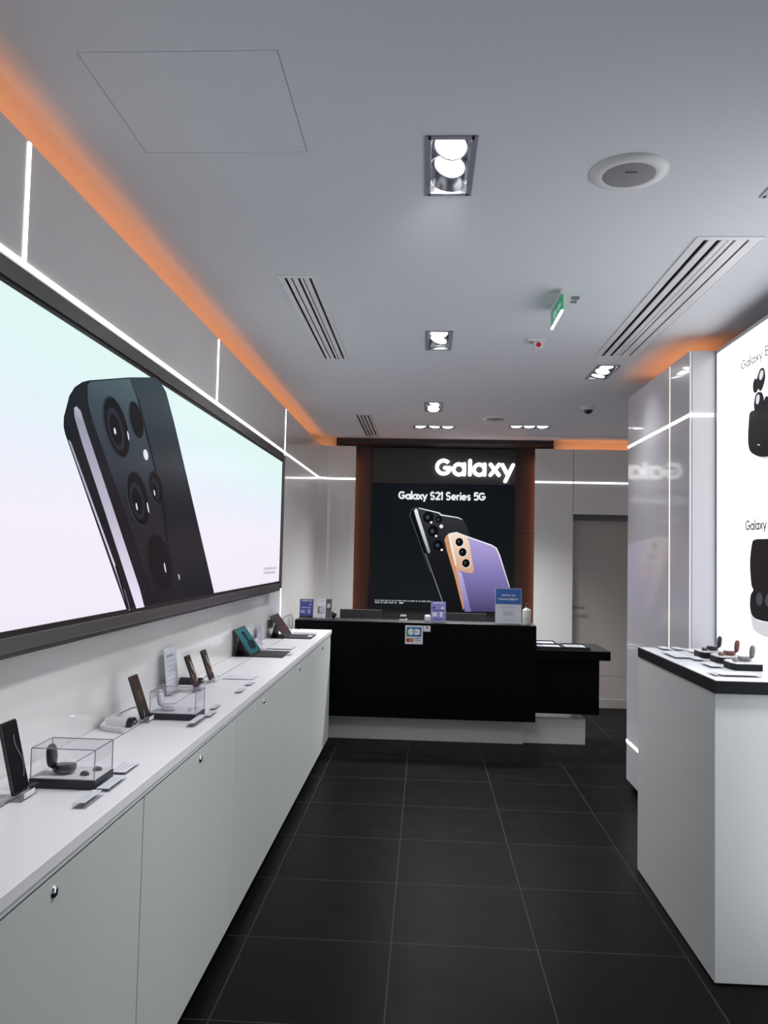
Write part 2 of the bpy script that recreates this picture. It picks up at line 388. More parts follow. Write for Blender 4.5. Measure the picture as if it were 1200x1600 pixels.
# niche
mb = MB()
mb.box(-1.0, 1.37, YN, YN+0.05, 0, ZC+0.15)
mb.box(-1.0, -0.96, YB+0.05, YN, 0, ZC+0.15); mb.box(1.33, 1.37, YB+0.05, YN, 0, ZC+0.15)
mb.box(-1.0, 1.37, YB+0.06, YN, ZC-0.05, ZC+0.15)
struct(mb.build('wall_niche', NICHE))
mb = MB()
for xa, xb in ((-0.955, -0.625), (1.0, 1.325)):
    for za, zb in ((0.0, 1.862), (1.868, 2.83)): mb.box(xa, xb, YN-0.02, YN-0.001, za, zb)
struct(mb.build('trim_1', NICHE, bevel=0.002))

# light lines of the walls
def strip(boxes, label, mat=LED, name='light_strip', group=None, cat='light strip'):
    mb = MB()
    for bx in boxes: mb.box(*bx)
    return tag(mb.build(name, mat), label, cat, group)
h = 0.0065
pts_in = [(XL, 6.43)]+corner(0)+[(-0.776, YB)]
mb = MB(); ins = corner(-0.004); outs = corner(0.004)
mb.prism([Vector((x, y, ZS-h)) for x, y in [(XL+0.004, Y0)]+ins+[(-0.777, YB-0.004), (-0.777, YB+0.004)]+outs[::-1]+[(XL-0.004, Y0)]], (0, 0, 2*h))
tag(mb.build('light_strip', LED), 'long white light line above the big screen, bending round the far left corner', 'light strip')
for k, (y, lab, wd) in enumerate([(VJ[0], 'upright white light line on the left wall nearest the viewer, above the big screen', 0.006), (VJ[1], 'thin upright light line on the left wall above the middle of the big screen', 0.0028)]):
    strip([(XL-0.004, XL+0.004, y-wd, y+wd, ZS+h, ZT-0.004)], lab)
strip([(XL-0.004, XL+0.003, VJ[2]-0.005, VJ[2]+0.004, 0.965, ZS-h), (XL-0.004, XL+0.003, VJ[2]-0.005, VJ[2]+0.004, ZS+h, ZT-0.004)], 'upright light line on the left wall just past the far end of the big screen')
strip([(1.168, XJ-0.006, YB-0.004, YB+0.003, ZS-h, ZS+h)], 'short white light line on the back wall between the niche and the door')
strip([(XJ+0.006, XR, YB-0.004, YB+0.003, ZS-h, ZS+h)], 'white light line on the back wall above the door')
# orange cove lamps
def cove(b_, label): return strip([b_], label, COVE, 'cove_lamp', cat='cove lamp')
cove((-1.285, -1.255, 0.2, 8.45, 2.70, 2.715), 'long orange cove lamp on top of the left wall panels')
cove((-1.24, -1.02, 8.70, 8.715, 2.70, 2.72), 'short orange cove lamp in the far left ceiling corner')
cove((1.42, XR-0.05, 8.70, 8.72, 2.715, 2.735), 'orange cove lamp on top of the back wall panels over the door')
strip([(-0.850, -0.838, YB+0.265, YB+0.280, 0.3, 2.7)], 'orange lamp hidden behind the left edge of the dark niche', COVEN, 'niche_lamp', cat='niche lamp')
strip([(1.228, 1.240, YB+0.265, YB+0.280, 0.3, 2.7)], 'orange lamp hidden behind the right edge of the dark niche', COVEN, 'niche_lamp', cat='niche lamp')

# right column clad in silver panels
XC, YC0, YC1 = 1.45, 4.455, 5.80
mb = MB()
for z0, z1 in ((0.055, 0.318), (0.322, ZS-0.002), (ZS+0.002, ZT)):
    mb.box(XC, XC+0.03, YC0+0.012, 4.818, z0, z1); mb.box(XC, XC+0.03, 4.822, YC1, z0, z1)
    mb.box(XC+0.012, 1.72, YC0, YC0+0.03, z0, z1)
    mb.box(XC+0.03, 2.3, YC1-0.03, YC1, z0, z1)
mb.mat(1).box(XC+0.032, XC+0.05, YC0+0.04, YC1-0.04, 0.05, ZT-0.02)
mb.mat(2).box(XC+0.04, 2.2, YC0+0.03, YC1-0.04, 0, 0.056)
struct(mb.build('wall_column', [LAMC, GAP, KICK], bevel=0.0015))
mb = MB(); mb.box(1.78, 2.3, YC0+0.35, YC1-0.35, 2.3, ZC+0.1); struct(mb.build('wall_column', PAINT))
strip([(XC-0.003, XC+0.004, YC0, YC1, ZS-0.008, ZS+0.008), (XC+0.006, 1.578, YC0-0.003, YC0+0.004, ZS-0.008, ZS+0.008)], 'white light line wrapping the silver column high up')
strip([(XC-0.002, XC+0.004, 4.813, 4.827, 0.334, ZS-0.011), (XC-0.002, XC+0.004, 4.813, 4.827, ZS+0.011, ZT-0.004)], 'upright cream light line down the middle of the silver column face', LEDW)
strip([(XC-0.002, XC+0.007, YC0-0.001, YC0+0.006, 0.334, ZS-0.011), (XC-0.002, XC+0.007, YC0-0.001, YC0+0.006, ZS+0.011, ZT-0.004)], 'faint upright light line on the near edge of the silver column', LEDE)
strip([(XC-0.003, XC+0.004, YC0, YC1, 0.312, 0.332)], 'low white light line near the foot of the silver column')
cove((1.56, 1.59, 4.60, 5.55, 2.70, 2.72), 'orange cove lamp on top of the silver column')

# ------------------------------------------------------------------ backlit picture wall on the right
XB = 1.588
t = thing('lightbox_wall', 'tall backlit white picture wall on the right showing dark earbuds', 'lightbox', (XB, 3.4, 0))
def loc_(o, t): o.parent = t; o.matrix_parent_inverse = Matrix.Translation(t.location).inverted(); return o
PIC_W = picture('lightbox picture ground', 'Z', 0.9, 2.77, [(0.0, (0.80, 0.83, 0.88)), (0.5, (0.93, 0.96, 1.0)), (1.0, (1.0, 1.0, 1.0))], 1.85)
loc_(MB().box(XB+0.004, XB+0.02, 2.3, 4.438, 0.02, 2.752).build('picture', PIC_W), t)
mb = MB(); mb.box(XB, XB+0.12, 2.29, 4.45, 2.752, 2.772).box(XB, XB+0.12, 4.438, 4.45, 0, 2.752).box(XB, XB+0.12, 2.28, 2.3, 0, 2.772).box(XB+0.02, XB+0.12, 2.3, 4.438, 0, 2.752)
loc_(mb.build('frame', pm('lightbox frame silver', (0.5, 0.51, 0.54), 0.3, metal=0.3), bevel=0.002), t)
def on(plane, val, pts, off):
    d = Vector((0, 0, 0)); d['XYZ'.index(plane)] = off
    return [W(x, y, plane, val)+d for x, y in pts]
def art(name, mat, plane, val, pts, off, parent, th=0.0006):
    """flat shape of a picture, laid on the picture's own plane"""
    p = on(plane, val, pts, off); d = Vector((0, 0, 0)); d['XYZ'.index(plane)] = math.copysign(th, off)
    return loc_(MB().prism(p, d).build(name, mat), parent)
def ell(cx, cy, rx, ry, tilt=0, n=28):
    t_ = math.radians(tilt); return [(cx+rx*math.cos(a)*math.cos(t_)-ry*math.sin(a)*math.sin(t_), cy+rx*math.cos(a)*math.sin(t_)+ry*math.sin(a)*math.cos(t_)) for a in [2*math.pi*i/n for i in range(n)]]
def spl(pts, n=6):
    """smooth closed outline through the points"""
    out = []; k = len(pts)
    for i in range(k):
        p0, p1, p2, p3 = [Vector(pts[(i+j-1) % k]) for j in range(4)]
        for q in range(n):
            u = q/n; out.append(tuple(0.5*((2*p1)+(-p0+p2)*u+(2*p0-5*p1+4*p2-p3)*u*u+(-p0+3*p1-3*p2+p3)*u**3)))
    return out
INKB = picture('lightbox dark print', 'Z', 1.2, 2.6, [(0, (0.008, 0.008, 0.010)), (1, (0.02, 0.021, 0.024))], 1.0)
INKG = ink('lightbox grey print', (0.16, 0.16, 0.18)); INKW = ink('lightbox pale print', (0.75, 0.76, 0.8)); INKH = ink('picture highlight', (0.8, 0.8, 0.86)); INKM = ink('picture mid grey', (0.06, 0.065, 0.08))
def yz(y, z): return Vector((XB+0.004, y, z))
# two earbud cases in the picture, drawn in the picture's own metres (y towards the viewer is to the right)
def lb_shape(name, mat, pts, off):
    p = [Vector((XB+0.004-off, y, z)) for y, z in pts]
    return loc_(MB().prism(p, (-0.0006, 0, 0)).build(name, mat), t)
cy1 = W(1170, 690, 'X', XB)
u1 = lambda px, py: (W(px, py, 'X', XB).y, W(px, py, 'X', XB).z)
lb_shape('picture_case', INKB, [u1(*p) for p in spl([(1169, 660), (1171, 645), (1180, 640), (1196, 634), (1215, 630), (1236, 640), (1240, 690), (1225, 706), (1200, 713), (1185, 713), (1172, 706), (1168, 690)])], 0.0010)
lb_shape('picture_shadow', ink('picture soft shadow', (0.62, 0.62, 0.68)), [u1(*p) for p in spl([(1172, 704), (1190, 716), (1225, 714), (1238, 702), (1225, 698), (1190, 704)])], 0.0005)
lb_shape('picture_earbud', INKB, [u1(*p) for p in spl([(1187, 577), (1193, 576), (1195, 590), (1191, 606), (1187, 611), (1183, 604), (1182, 592)])], 0.0016)
lb_shape('picture_earbud', INKB, [u1(*p) for p in spl([(1180, 591), (1176, 598), (1176, 610), (1179, 614), (1183, 610), (1184, 600)])], 0.0012)
lb_shape('picture_earbud', INKB, [u1(*p) for p in spl([(1182, 614), (1189, 613), (1193, 623), (1193, 642), (1184, 646), (1178, 640), (1178, 625)])], 0.0016)
lb_shape('picture_earbud', INKB, [u1(*p) for p in spl([(1194, 622), (1200, 620), (1204, 632), (1202, 642), (1194, 642)])], 0.0012)
lb_shape('picture_highlight', INKH, [u1(*p) for p in ell(1189, 586, 2.8, 8, 12)], 0.0024)
lb_shape('picture_highlight', INKH, [u1(*p) for p in ell(1183.5, 624, 2.6, 8, 8)], 0.0024)
lb_shape('picture_highlight', INKH, [u1(*p) for p in ell(1185, 695, 2.2, 0.8, 8)], 0.0024)
lb_shape('picture_case', INKB, [u1(*p) for p in spl([(1174, 850), (1179, 843), (1195, 842), (1225, 842), (1240, 850), (1244, 905), (1240, 960), (1236, 972), (1205, 972), (1186, 969), (1175, 962), (1171, 948), (1172, 930), (1176, 922), (1173, 912), (1171, 880)])], 0.0012)
lb_shape('picture_case', ink('picture white case', (0.66, 0.67, 0.72)), [u1(*p) for p in spl([(1172, 950), (1176, 962), (1190, 971), (1236, 974), (1240, 990), (1225, 1000), (1200, 996), (1186, 991), (1175, 980)])], 0.0008)
lb_shape('picture_highlight', INKM, [u1(*p) for p in ell(1186, 936, 5, 10, 0)], 0.0020)
lb_shape('picture_highlight', INKM, [u1(*p) for p in ell(1200, 938, 5, 10, 0)], 0.0020)
TXD = ink('lightbox text', (0.05, 0.05, 0.055))
words('Galaxy Buds Pro', W(1158, 579, 'X', XB-0.001), (0, -1, 0), 0.048, 0.62, 0.10, TXD, t, depth=0.0008)
words('Galaxy Buds Live', W(1165, 829, 'X', XB-0.001), (0, -1, 0), 0.050, 0.60, 0.15, TXD, t, depth=0.0008)

# ------------------------------------------------------------------ big screen on the left wall
XS = -1.085
t = thing('wall_screen', 'huge lit wall screen in a grey frame showing a black phone', 'screen', (XS, 3.9, 1.35))
SY0, SY1, SZ0, SZ1 = 1.66, W(440, 800, 'X', XS).y, W(0, 988, 'X', XS).z, W(0, 438, 'X', XS).z
SY1 = 0.5*(W(443, 719, 'X', XS).y+W(434, 910, 'X', XS).y)
SCR = picture('screen glow', 'Z', SZ0, SZ1, [(0.0, srgb(240, 232, 246)), (0.35, srgb(241, 236, 248)), (0.6, srgb(230, 238, 247)), (0.85, srgb(222, 243, 243)), (1.0, srgb(222, 244, 240))], 1.02)
loc_(MB().box(XS-0.02, XS, SY0, SY1, SZ0, SZ1).build('display_panel', SCR), t)
def frame_ring(name, mat, x0, x1, a, b_, c, d, wd, bev=0.002):
    mb = MB(); mb.box(x0, x1, a-wd, b_+wd, d, d+wd).box(x0, x1, a-wd, b_+wd, c-wd, c).box(x0, x1, b_, b_+wd, c, d).box(x0, x1, a-wd, a, c, d)
    return loc_(mb.build(name, mat, bevel=bev), t)
frame_ring('inner_bezel', BEZB, XS-0.03, XS+0.002, SY0, SY1, SZ0, SZ1, 0.016, 0.001)
frame_ring('frame', BEZ, XL+0.002, XS+0.012, SY0-0.016, SY1+0.016, SZ0-0.016, SZ1+0.016, 0.040)
frame_ring('outer_frame', BEZ, XL+0.001, XS-0.006, SY0-0.058, SY1+0.058, SZ0-0.058, SZ1+0.058, 0.017)
G1 = picture('screen phone body', 'Z', 1.4, 2.25, [(0, srgb(22, 24, 30)), (0.5, srgb(30, 34, 42)), (1.0, srgb(52, 66, 72))], 1.0)
G2 = picture('screen phone side', 'Z', 1.4, 2.25, [(0, srgb(18, 20, 30)), (0.6, srgb(20, 24, 32)), (1.0, srgb(28, 36, 40))], 1.0)
G3 = picture('screen phone shine', 'Z', 1.4, 2.15, [(0, srgb(232, 226, 244)), (0.4, srgb(190, 188, 206)), (0.8, srgb(150, 152, 170)), (1.0, srgb(240, 248, 250))], 1.0)
G4 = picture('screen phone module', 'Z', 1.4, 2.25, [(0, srgb(20, 21, 26)), (0.45, srgb(34, 38, 48)), (0.8, srgb(62, 74, 84)), (1.0, srgb(84, 104, 108))], 1.0)
DK = ink('screen black', srgb(10, 12, 16)); HL = ink('screen highlight', srgb(225, 230, 240)); LNB = ink('screen lens ring', srgb(44, 52, 62))
o3 = lambda x, y: (x/2.5804, y/2.5806+380)
def big(name, mat, pts, off, crop=True): return art(name, mat, 'X', XS, [o3(*p) for p in pts], off, t)
big('picture_phone', G2, [(355, 553), (330, 560), (300, 580), (278, 615), (268, 655), (256, 700), (255, 740), (261, 768), (272, 800), (510, 1480), (862, 1416), (860, 1400), (700, 720), (668, 600), (650, 568), (626, 541), (520, 541)], 0.0010)
big('picture_edge_line', G3, [(272, 792), (282, 800), (500, 1400), (522, 1478), (514, 1479), (470, 1340)], 0.0018)
big('picture_edge_line', DK, [(460, 1300), (470, 1300), (520, 1477), (512, 1478)], 0.0026)
big('picture_shine', G3, [(296, 664), (306, 658), (322, 676), (352, 770), (450, 1060), (560, 1390), (580, 1467), (548, 1473), (420, 1080), (330, 810), (298, 700)], 0.0018)
big('picture_module', G4, [(350, 575), (362, 558), (520, 546), (548, 620), (640, 1000), (700, 1440), (620, 1456), (520, 1140), (372, 720), (352, 640)], 0.0018)
big('picture_back', G1, [(520, 545), (626, 543), (650, 572), (664, 600), (698, 724), (858, 1412), (700, 1440), (660, 1060), (600, 800), (560, 640)], 0.0022)
for cx, cy, rx, ry, tl in ((464, 742, 46, 130, -14), (545, 712, 26, 78, -12), (552, 1030, 43, 116, -12), (624, 985, 27, 70, -12), (642, 1290, 48, 118, -12)):
    big('picture_lens', LNB if cy < 1200 else ink('screen lens low', srgb(26, 28, 36)), ell(cx, cy, rx, ry, tl), 0.0028)
    big('picture_lens', DK, ell(cx+2, cy, rx*0.9, ry*0.95, tl), 0.0036)
for cx, cy, rx, ry, tl in ((462, 748, 30, 88, -14), (549, 1038, 27, 76, -12), (622, 990, 15, 42, -12)):
    big('picture_lens_glass', ink('screen lens glass', srgb(34, 38, 52)), ell(cx, cy, rx, ry, tl), 0.0038); big('picture_lens_core', DK, ell(cx-1, cy+3, rx*0.7, ry*0.72, tl), 0.0041)
for cx, cy, rx, ry in ((583, 853, 11, 26), (458, 758, 7, 16), (512, 776, 4, 22), (546, 1062, 5, 18), (592, 1066, 4, 26), (618, 1006, 4, 14), (661, 1308, 4, 24), (718, 1345, 3, 14)):
    big('picture_highlight', HL, ell(cx, cy, rx*(0.8 if rx > 10 else 0.55), ry*0.85, -10), 0.0044)
TXT = ink('screen small print', srgb(190, 184, 198))
for row in range(2):
    x = 1062
    while x < 1110:
        wd = random.choice((4, 6, 9)); wd = min(wd, 1112-x); yy = 1308+row*17+(x-1062)*-0.06
        art('picture_small_print', TXT, 'X', XS, [o3(x, yy), o3(x+wd, yy-0.5), o3(x+wd, yy+9), o3(x, yy+9.5)], 0.0012, t); x += wd+2

# ------------------------------------------------------------------ niche panel, lit letters and poster
t = thing('sign_panel', 'tall dark brown panel in the niche behind the desk, carrying the lit sign', 'wall panel', (0.19, YN, 0.85))
loc_(MB().box(-0.618, 1.0, 8.935, YN-0.001, 0.62, 2.80).build('board', pm('charcoal panel', (0.03, 0.028, 0.03), 0.4, noise=0.1, nscale=6), bevel=0.002), t)
loc_(MB().box(-0.955, 1.325, 8.80, YN-0.03, 2.815, 2.83).build('fascia', NICHE), t)
YP = 8.925
t = thing('brand_sign', 'white lit six-letter sign at the top of the dark niche', 'sign', (0.55, 8.93, 2.5))
PS = W(680, 742, 'Y', 8.91); PE = W(804.6, 742, 'Y', 8.91)
su = (PE.x-PS.x)/(992-522)
def strokes(name, segs, wdt=21):
    mb = MB(); k = 0
    for sgm in segs:
        if sgm[0] == 'l':
            (x1, y1), (x2, y2) = sgm[1:]
            d = Vector((x2-x1, y2-y1)); a0 = math.atan2(d.y, d.x); pts = []
            for i in range(13):
                a = a0+math.pi/2+math.pi*i/12; pts.append((x1+wdt/2*math.cos(a), y1+wdt/2*math.sin(a)))
            for i in range(13):
                a = a0-math.pi/2+math.pi*i/12; pts.append((x2+wdt/2*math.cos(a), y2+wdt/2*math.sin(a)))
            mb.prism([P2(*p, k) for p in pts], (0, 0.03, 0))
        else:
            cx, cy, r, a0, a1 = sgm[1:]; n = 40
            an = [math.radians(a0+(a1-a0)*i/n) for i in range(n+1)]
            for i in range(n):
                q = [(cx+rr*math.cos(a), cy-rr*math.sin(a)) for rr, a in ((r+wdt/2, an[i]), (r+wdt/2, an[i+1]), (r-wdt/2, an[i+1]), (r-wdt/2, an[i]))]
                mb.prism([P2(*p, k) for p in q], (0, 0.03, 0))
        k += 1
    return loc_(mb.build(name, LETTER), t)
def P2(x, y, k=0): return Vector((PS.x+(x-522)*su, 8.895-k*0.0004, PS.z+(195-y)*su))
strokes('letter', [('a', 571, 148, 39, 42, 352), ('l', (609, 152), (578, 152))])
strokes('letter', [('a', 662, 160, 31, 0, 360), ('l', (693, 128), (693, 190))])
strokes('letter', [('l', (727, 108), (727, 190))])
strokes('letter', [('a', 782, 160, 31, 0, 360), ('l', (813, 128), (813, 190))])
strokes('letter', [('l', (848, 128), (898, 190)), ('l', (898, 128), (848, 190))])
strokes('letter', [('l', (918, 130), (948, 186)), ('l', (980, 130), (936, 226))])

YP = 8.905
t = thing('poster_screen', 'dark lit poster in the niche showing a black and a violet phone', 'poster', (0.19, 8.93, 0.97))
PX0, PX1 = W(581, 800, 'Y', YP).x, W(803.5, 800, 'Y', YP).x; PZ1 = W(690, 756, 'Y', YP).z; PZ0 = W(640, 951, 'Y', YP).z
loc_(MB().box(PX0, PX1, YP, 8.934, PZ0, PZ1).build('poster_face', picture('poster ground', 'Z', PZ0, PZ1, [(0, srgb(22, 26, 28)), (0.6, srgb(14, 19, 23)), (1, srgb(12, 17, 22))], 1.0), bevel=0.002), t)
o4 = lambda x, y: (420+x/2.7273, 660+y/2.7265)
def pos(name, mat, pts, off): return art(name, mat, 'Y', YP, [o4(*p) for p in pts], -off, t, 0.0008)
B1 = picture('poster black phone', 'Z', 1.0, 2.1, [(0, srgb(14, 15, 18)), (0.6, srgb(24, 25, 29)), (1, srgb(52, 54, 60))], 1.0)
B2 = ink('poster black edge', srgb(6, 7, 9)); SV = picture('poster silver shine', 'Z', 1.5, 2.15, [(0, srgb(70, 72, 78)), (0.5, srgb(200, 202, 208)), (1, srgb(235, 236, 240))], 1.0)
VI = picture('poster violet', 'Z', 1.0, 1.8, [(0, srgb(70, 66, 108)), (0.5, srgb(130, 120, 178)), (1.0, srgb(178, 164, 218))], 1.0)
VE = picture('poster violet edge', 'Z', 1.0, 1.5, [(0, srgb(120, 112, 170)), (1.0, srgb(196, 186, 232))], 1.0)
GO = picture('poster gold', 'Z', 1.4, 1.85, [(0, srgb(206, 158, 128)), (1.0, srgb(250, 224, 200))], 1.0); GE = ink('poster gold edge', srgb(206, 146, 106)); WH = ink('poster white', srgb(235, 236, 240))
pos('picture_phone', B1, [(600, 390), (606, 372), (625, 362), (645, 363), (728, 384), (735, 392), (808, 404), (828, 415), (845, 445), (862, 500), (900, 806), (770, 806), (735, 766), (690, 640), (620, 450)], 0.0012)
pos('picture_edge', B2, [(600, 392), (607, 374), (616, 370), (622, 400), (672, 560), (752, 790), (740, 790), (690, 640)], 0.0022)
pos('picture_edge_line', ink('poster edge grey', srgb(110, 112, 118)), [(664, 556), (670, 560), (748, 778), (742, 778)], 0.0030)
pos('picture_shine', SV, [(619, 376), (627, 367), (634, 372), (638, 390), (688, 548), (684, 560), (678, 556), (632, 420)], 0.0030)
pos('picture_edge_line', ink('poster dark grey line', srgb(70, 72, 78)), [(599, 394), (606, 372), (616, 364), (628, 361), (640, 362), (640, 365), (618, 367), (608, 375), (603, 394), (690, 640), (687, 640)], 0.0026)
pos('picture_edge_line', SV, [(640, 363), (728, 384), (736, 392), (808, 404), (826, 414), (820, 414), (806, 408), (732, 397), (725, 388), (640, 367)], 0.0030)
for cx, cy, r in ((680, 404, 23), (725, 413, 14), (700, 463, 23), (722, 524, 22)):
    pos('picture_lens', B2, ell(cx, cy, r, r*1.05), 0.0032); pos('picture_highlight', ink('poster lens blue', srgb(60, 66, 78)), ell(cx-3, cy, r*0.35, r*0.4), 0.0040)
for cx, cy, r in ((735, 443, 8), (692, 426, 5), (713, 484, 5), (737, 543, 5)): pos('picture_highlight', WH, ell(cx, cy, r, r), 0.0048)
pos('picture_phone', VI, [(752, 492), (765, 474), (800, 470), (845, 487), (950, 524), (972, 538), (985, 570), (1027, 706), (1038, 806), (835, 806), (800, 640), (765, 540)], 0.0042)
pos('picture_edge', VE, [(800, 630), (822, 640), (862, 806), (836, 806)], 0.0050)
pos('picture_edge', GE, [(748, 500), (756, 482), (766, 474), (776, 480), (800, 630), (808, 660), (832, 790), (828, 800), (790, 650), (760, 550)], 0.0054)
pos('picture_module', GO, [(764, 476), (780, 470), (800, 470), (840, 484), (852, 505), (874, 630), (868, 642), (855, 642), (800, 630), (776, 540)], 0.0058)
pos('picture_edge_line', WH, [(770, 472), (800, 467), (845, 484), (950, 521), (972, 535), (986, 568), (1027, 702), (1024, 702), (982, 572), (968, 539), (948, 526), (845, 490), (800, 472), (776, 476)], 0.0066)
pos('picture_edge_line', WH, [(764, 482), (772, 476), (790, 560), (800, 610), (794, 610)], 0.0068)
for cx, cy in ((812, 510), (826, 553), (840, 600)):
    pos('picture_lens', WH, ell(cx+1, cy+1, 18.5, 20), 0.0068); pos('picture_lens', B2, ell(cx, cy, 16.5, 18), 0.0076); pos('picture_highlight', ink('poster lens grey', srgb(80, 84, 96)), ell(cx-3, cy-2, 4, 5), 0.0084)
pos('picture_lens', WH, ell(853, 531, 6, 7), 0.0060); pos('picture_lens', GE, ell(853, 531, 3.5, 4), 0.0068)
A = W(623, 779, 'Y', YP); B_ = W(759, 779, 'Y', YP)
words('Galaxy S21 Series 5G', A+Vector((0, -0.001, -0.004)), (1, 0, 0), 0.086, B_.x-A.x, 0.235, WH, t)
FP = ink('poster fine print', srgb(150, 154, 158))
for row, (xa, xb) in enumerate(((452, 690), (452, 545))):
    x = xa
    mb = MB()
    while x < xb:
        wd = min(random.choice((8, 14, 20)), xb-x); y = 755+row*9+(x-xa)*0.022
        mb.prism(on('Y', YP, [o4(x, y), o4(x+wd, y), o4(x+wd, y+5.5), o4(x, y+5.5)], -0.001), (0, -0.0006, 0)); x += wd+4
    loc_(mb.build('picture_small_print', FP), t)
pos('picture_small_print', WH, [(556, 767), (573, 767), (573, 771), (556, 771)], 0.001)

# ------------------------------------------------------------------ cabinets along the left wall
XF = -0.773; CT = 0.963
def make_cabinet(y, label, ln=1.10):
    t = thing('base_cabinet', label, 'cabinet', (XF, y, 0), group='white cabinets under the left counter')
    MB().box(XL-XF+0.002, -0.022, 0.001, ln-0.001, 0.07, CT-0.044).build('body', CAB, t, bevel=0.001)
    d = MB().box(-0.020, 0, 0.0025, ln-0.0025, 0.072, CT-0.052).build('door', CAB, t, bevel=0.0015)
    mb = MB(); mb.lathe([(0, 0.006), (0.008, 0.0055), (0.012, 0.003), (0.0135, 0)], (0.0005, 0.56 if ln > 1 else 0.5, 0.876), axis=(1, 0, 0)); mb.build('lock', CHROME, d)
    MB().box(0.0055, 0.0075, (0.56 if ln > 1 else 0.5)-0.002, (0.56 if ln > 1 else 0.5)+0.002, 0.870, 0.882).build('keyhole', BLKM, d)
    MB().box(XL-XF+0.01, -0.075, 0, ln, 0.0, 0.07).build('kickboard', KICK, t)
    return t
labs = ['white base cabinet nearest the viewer, its round lock low left in the photo', 'white base cabinet under the counter below the nearest clear earbud case', 'white base cabinet in the middle, below the second clear case',
        'white base cabinet below the tablet with the green screen', 'white base cabinet at the far end of the left counter by the desk']
for k, lab in enumerate(labs): make_cabinet(1.13+1.1*k, lab)
t = thing('countertop', 'long white countertop over the left cabinets with a cable slot', 'countertop', (XF, 1.13, CT))
MB().box(-1.033-XF, 0.008, 0, 5.50, -0.030, 0).build('front_board', TOP, t, bevel=0.002)
MB().box(XL-XF+0.002, -1.041-XF, 0, 5.50, -0.030, -0.001).build('rear_board', TOP, t, bevel=0.002)
MB().box(-1.041-XF, -1.033-XF, 0, 5.50, -0.030, -0.004).build('cable_slot', GAP, t)
MB().box(XL-XF+0.002, 0.004, 0, 5.50, -0.0435, -0.030).build('lip', pm('counter lip pale', (0.72, 0.74, 0.72), 0.4), t, bevel=0.001)

# ------------------------------------------------------------------ desks
t = thing('service_desk', 'long black service desk standing in front of the dark niche', 'desk', (-0.07, 6.8, 0))
def lb(x0, x1, y0, y1, z0, z1, name, mat, bev=0.002): return loc_(MB().box(x0, x1, y0, y1, z0, z1).build(name, mat, bevel=bev), t)
mb = MB(); mb.box(-1.10, 0.945, 6.78, 6.82, 0.225, 1.022).box(0.905, 0.945, 6.82, 7.42, 0.225, 1.022).box(-1.10, -1.06, 6.82, 7.42, 0.225, 1.022)
loc_(mb.build('front_panel', BLK, bevel=0.003), t)
lb(-1.10, 0.945, 6.78, 7.05, 1.0225, 1.028, 'desk_top', BLKTOP)
lb(-1.06, 0.905, 6.83, 7.42, 0.72, 0.75, 'work_surface', BLKTOP)
lb(-1.10, 0.865, 6.97, 7.38, 0, 0.224, 'plinth', LAM)
t = thing('side_desk', 'lower black side desk joined to the right end of the service desk', 'desk', (1.25, 7.05, 0))
lb(0.947, 1.562, 6.78, 7.38, 0.752, 0.826, 'desk_top', BLK, 0.003)
lb(0.948, 1.560, 6.782, 7.378, 0.826, 0.828, 'top_sheet', pm('charcoal side desk top', (0.02, 0.018, 0.018), 0.35, noise=0.2, nscale=60), 0.0)
lb(0.947, 1.495, 6.90, 7.34, 0.28, 0.752, 'front_panel', BLK, 0.003)
lb(0.868, 1.405, 7.02, 7.30, 0, 0.222, 'plinth', LAM)

def leaflet(x, y, z, wd, hh, label, mat, kind, rz=0.0, lean=8):
    """printed card in a clear stand; faces -Y"""
    t = thing('leaflet_stand', label, 'leaflet stand', (x, y, z), rz)
    M = Matrix.Rotation(math.radians(-lean), 4, 'X')
    MB().box(-wd/2, wd/2, -0.0015, 0.0015, 0.008, hh, M).build('card', mat, t)
    MB().box(-wd/2-0.002, wd/2+0.002, -0.0045, -0.0025, 0.004, hh+0.002, M).build('clear_holder', CLR, t)
    MB().box(-wd/2-0.004, wd/2+0.004, -0.014, 0.045, 0.0, 0.004).build('foot', CLRB, t)
    return t, M
def card_box(t, M, a, b_, c, d, mat, name='print', y=-0.0024): return MB().box(a, b_, y, y+0.0006, c, d, M).build(name, mat, t)
def card_text(t, M, s_, x0, x1, z, hh, mat, bold=0.0):
    o = text_mesh('lettering', s_, hh, (x0, -0.0016, z), (1, 0, 0), (0, 0, 1), mat, t, bold=bold, depth=0.0007, width=x1-x0)
    for v in o.data.vertices: v.co = M@v.co
    return o
ZD = 1.028
WPR = pm('white print', (0.75, 0.76, 0.8), 0.6); WPD = pm('pale blue print', srgb(160, 168, 215), 0.6)
t, M = leaflet(-1.02, 6.88, ZD, 0.118, 0.17, 'blue leaflet in a clear stand at the left end of the desk', BLUEP, 0)
card_text(t, M, 'SAMSUNG', -0.045, 0.047, 0.148, 0.016, WPR, 0.02); card_box(t, M, -0.045, 0.04, 0.092, 0.102, WPD); card_box(t, M, 0.012, 0.035, 0.045, 0.085, WPD); card_box(t, M, -0.048, -0.012, 0.05, 0.075, WPD); card_box(t, M, 0.02, 0.042, 0.115, 0.132, WPD)
card_box(t, M, -0.058, 0.058, 0.010, 0.026, BLKM)
t, M = leaflet(-0.862, 6.87, ZD, 0.125, 0.175, 'white and black leaflet in a stand, second from the left on the desk', PAPER, 0)
card_box(t, M, 0.012, 0.062, 0.009, 0.174, BLKM); card_box(t, M, -0.055, -0.012, 0.05, 0.11, BLKM, y=-0.0022); card_box(t, M, -0.045, 0.004, 0.055, 0.105, PAPERG, y=-0.0026); card_box(t, M, -0.05, 0.0, 0.155, 0.162, PAPERG); card_box(t, M, 0.022, 0.05, 0.1, 0.135, PAPERG, y=-0.0028)
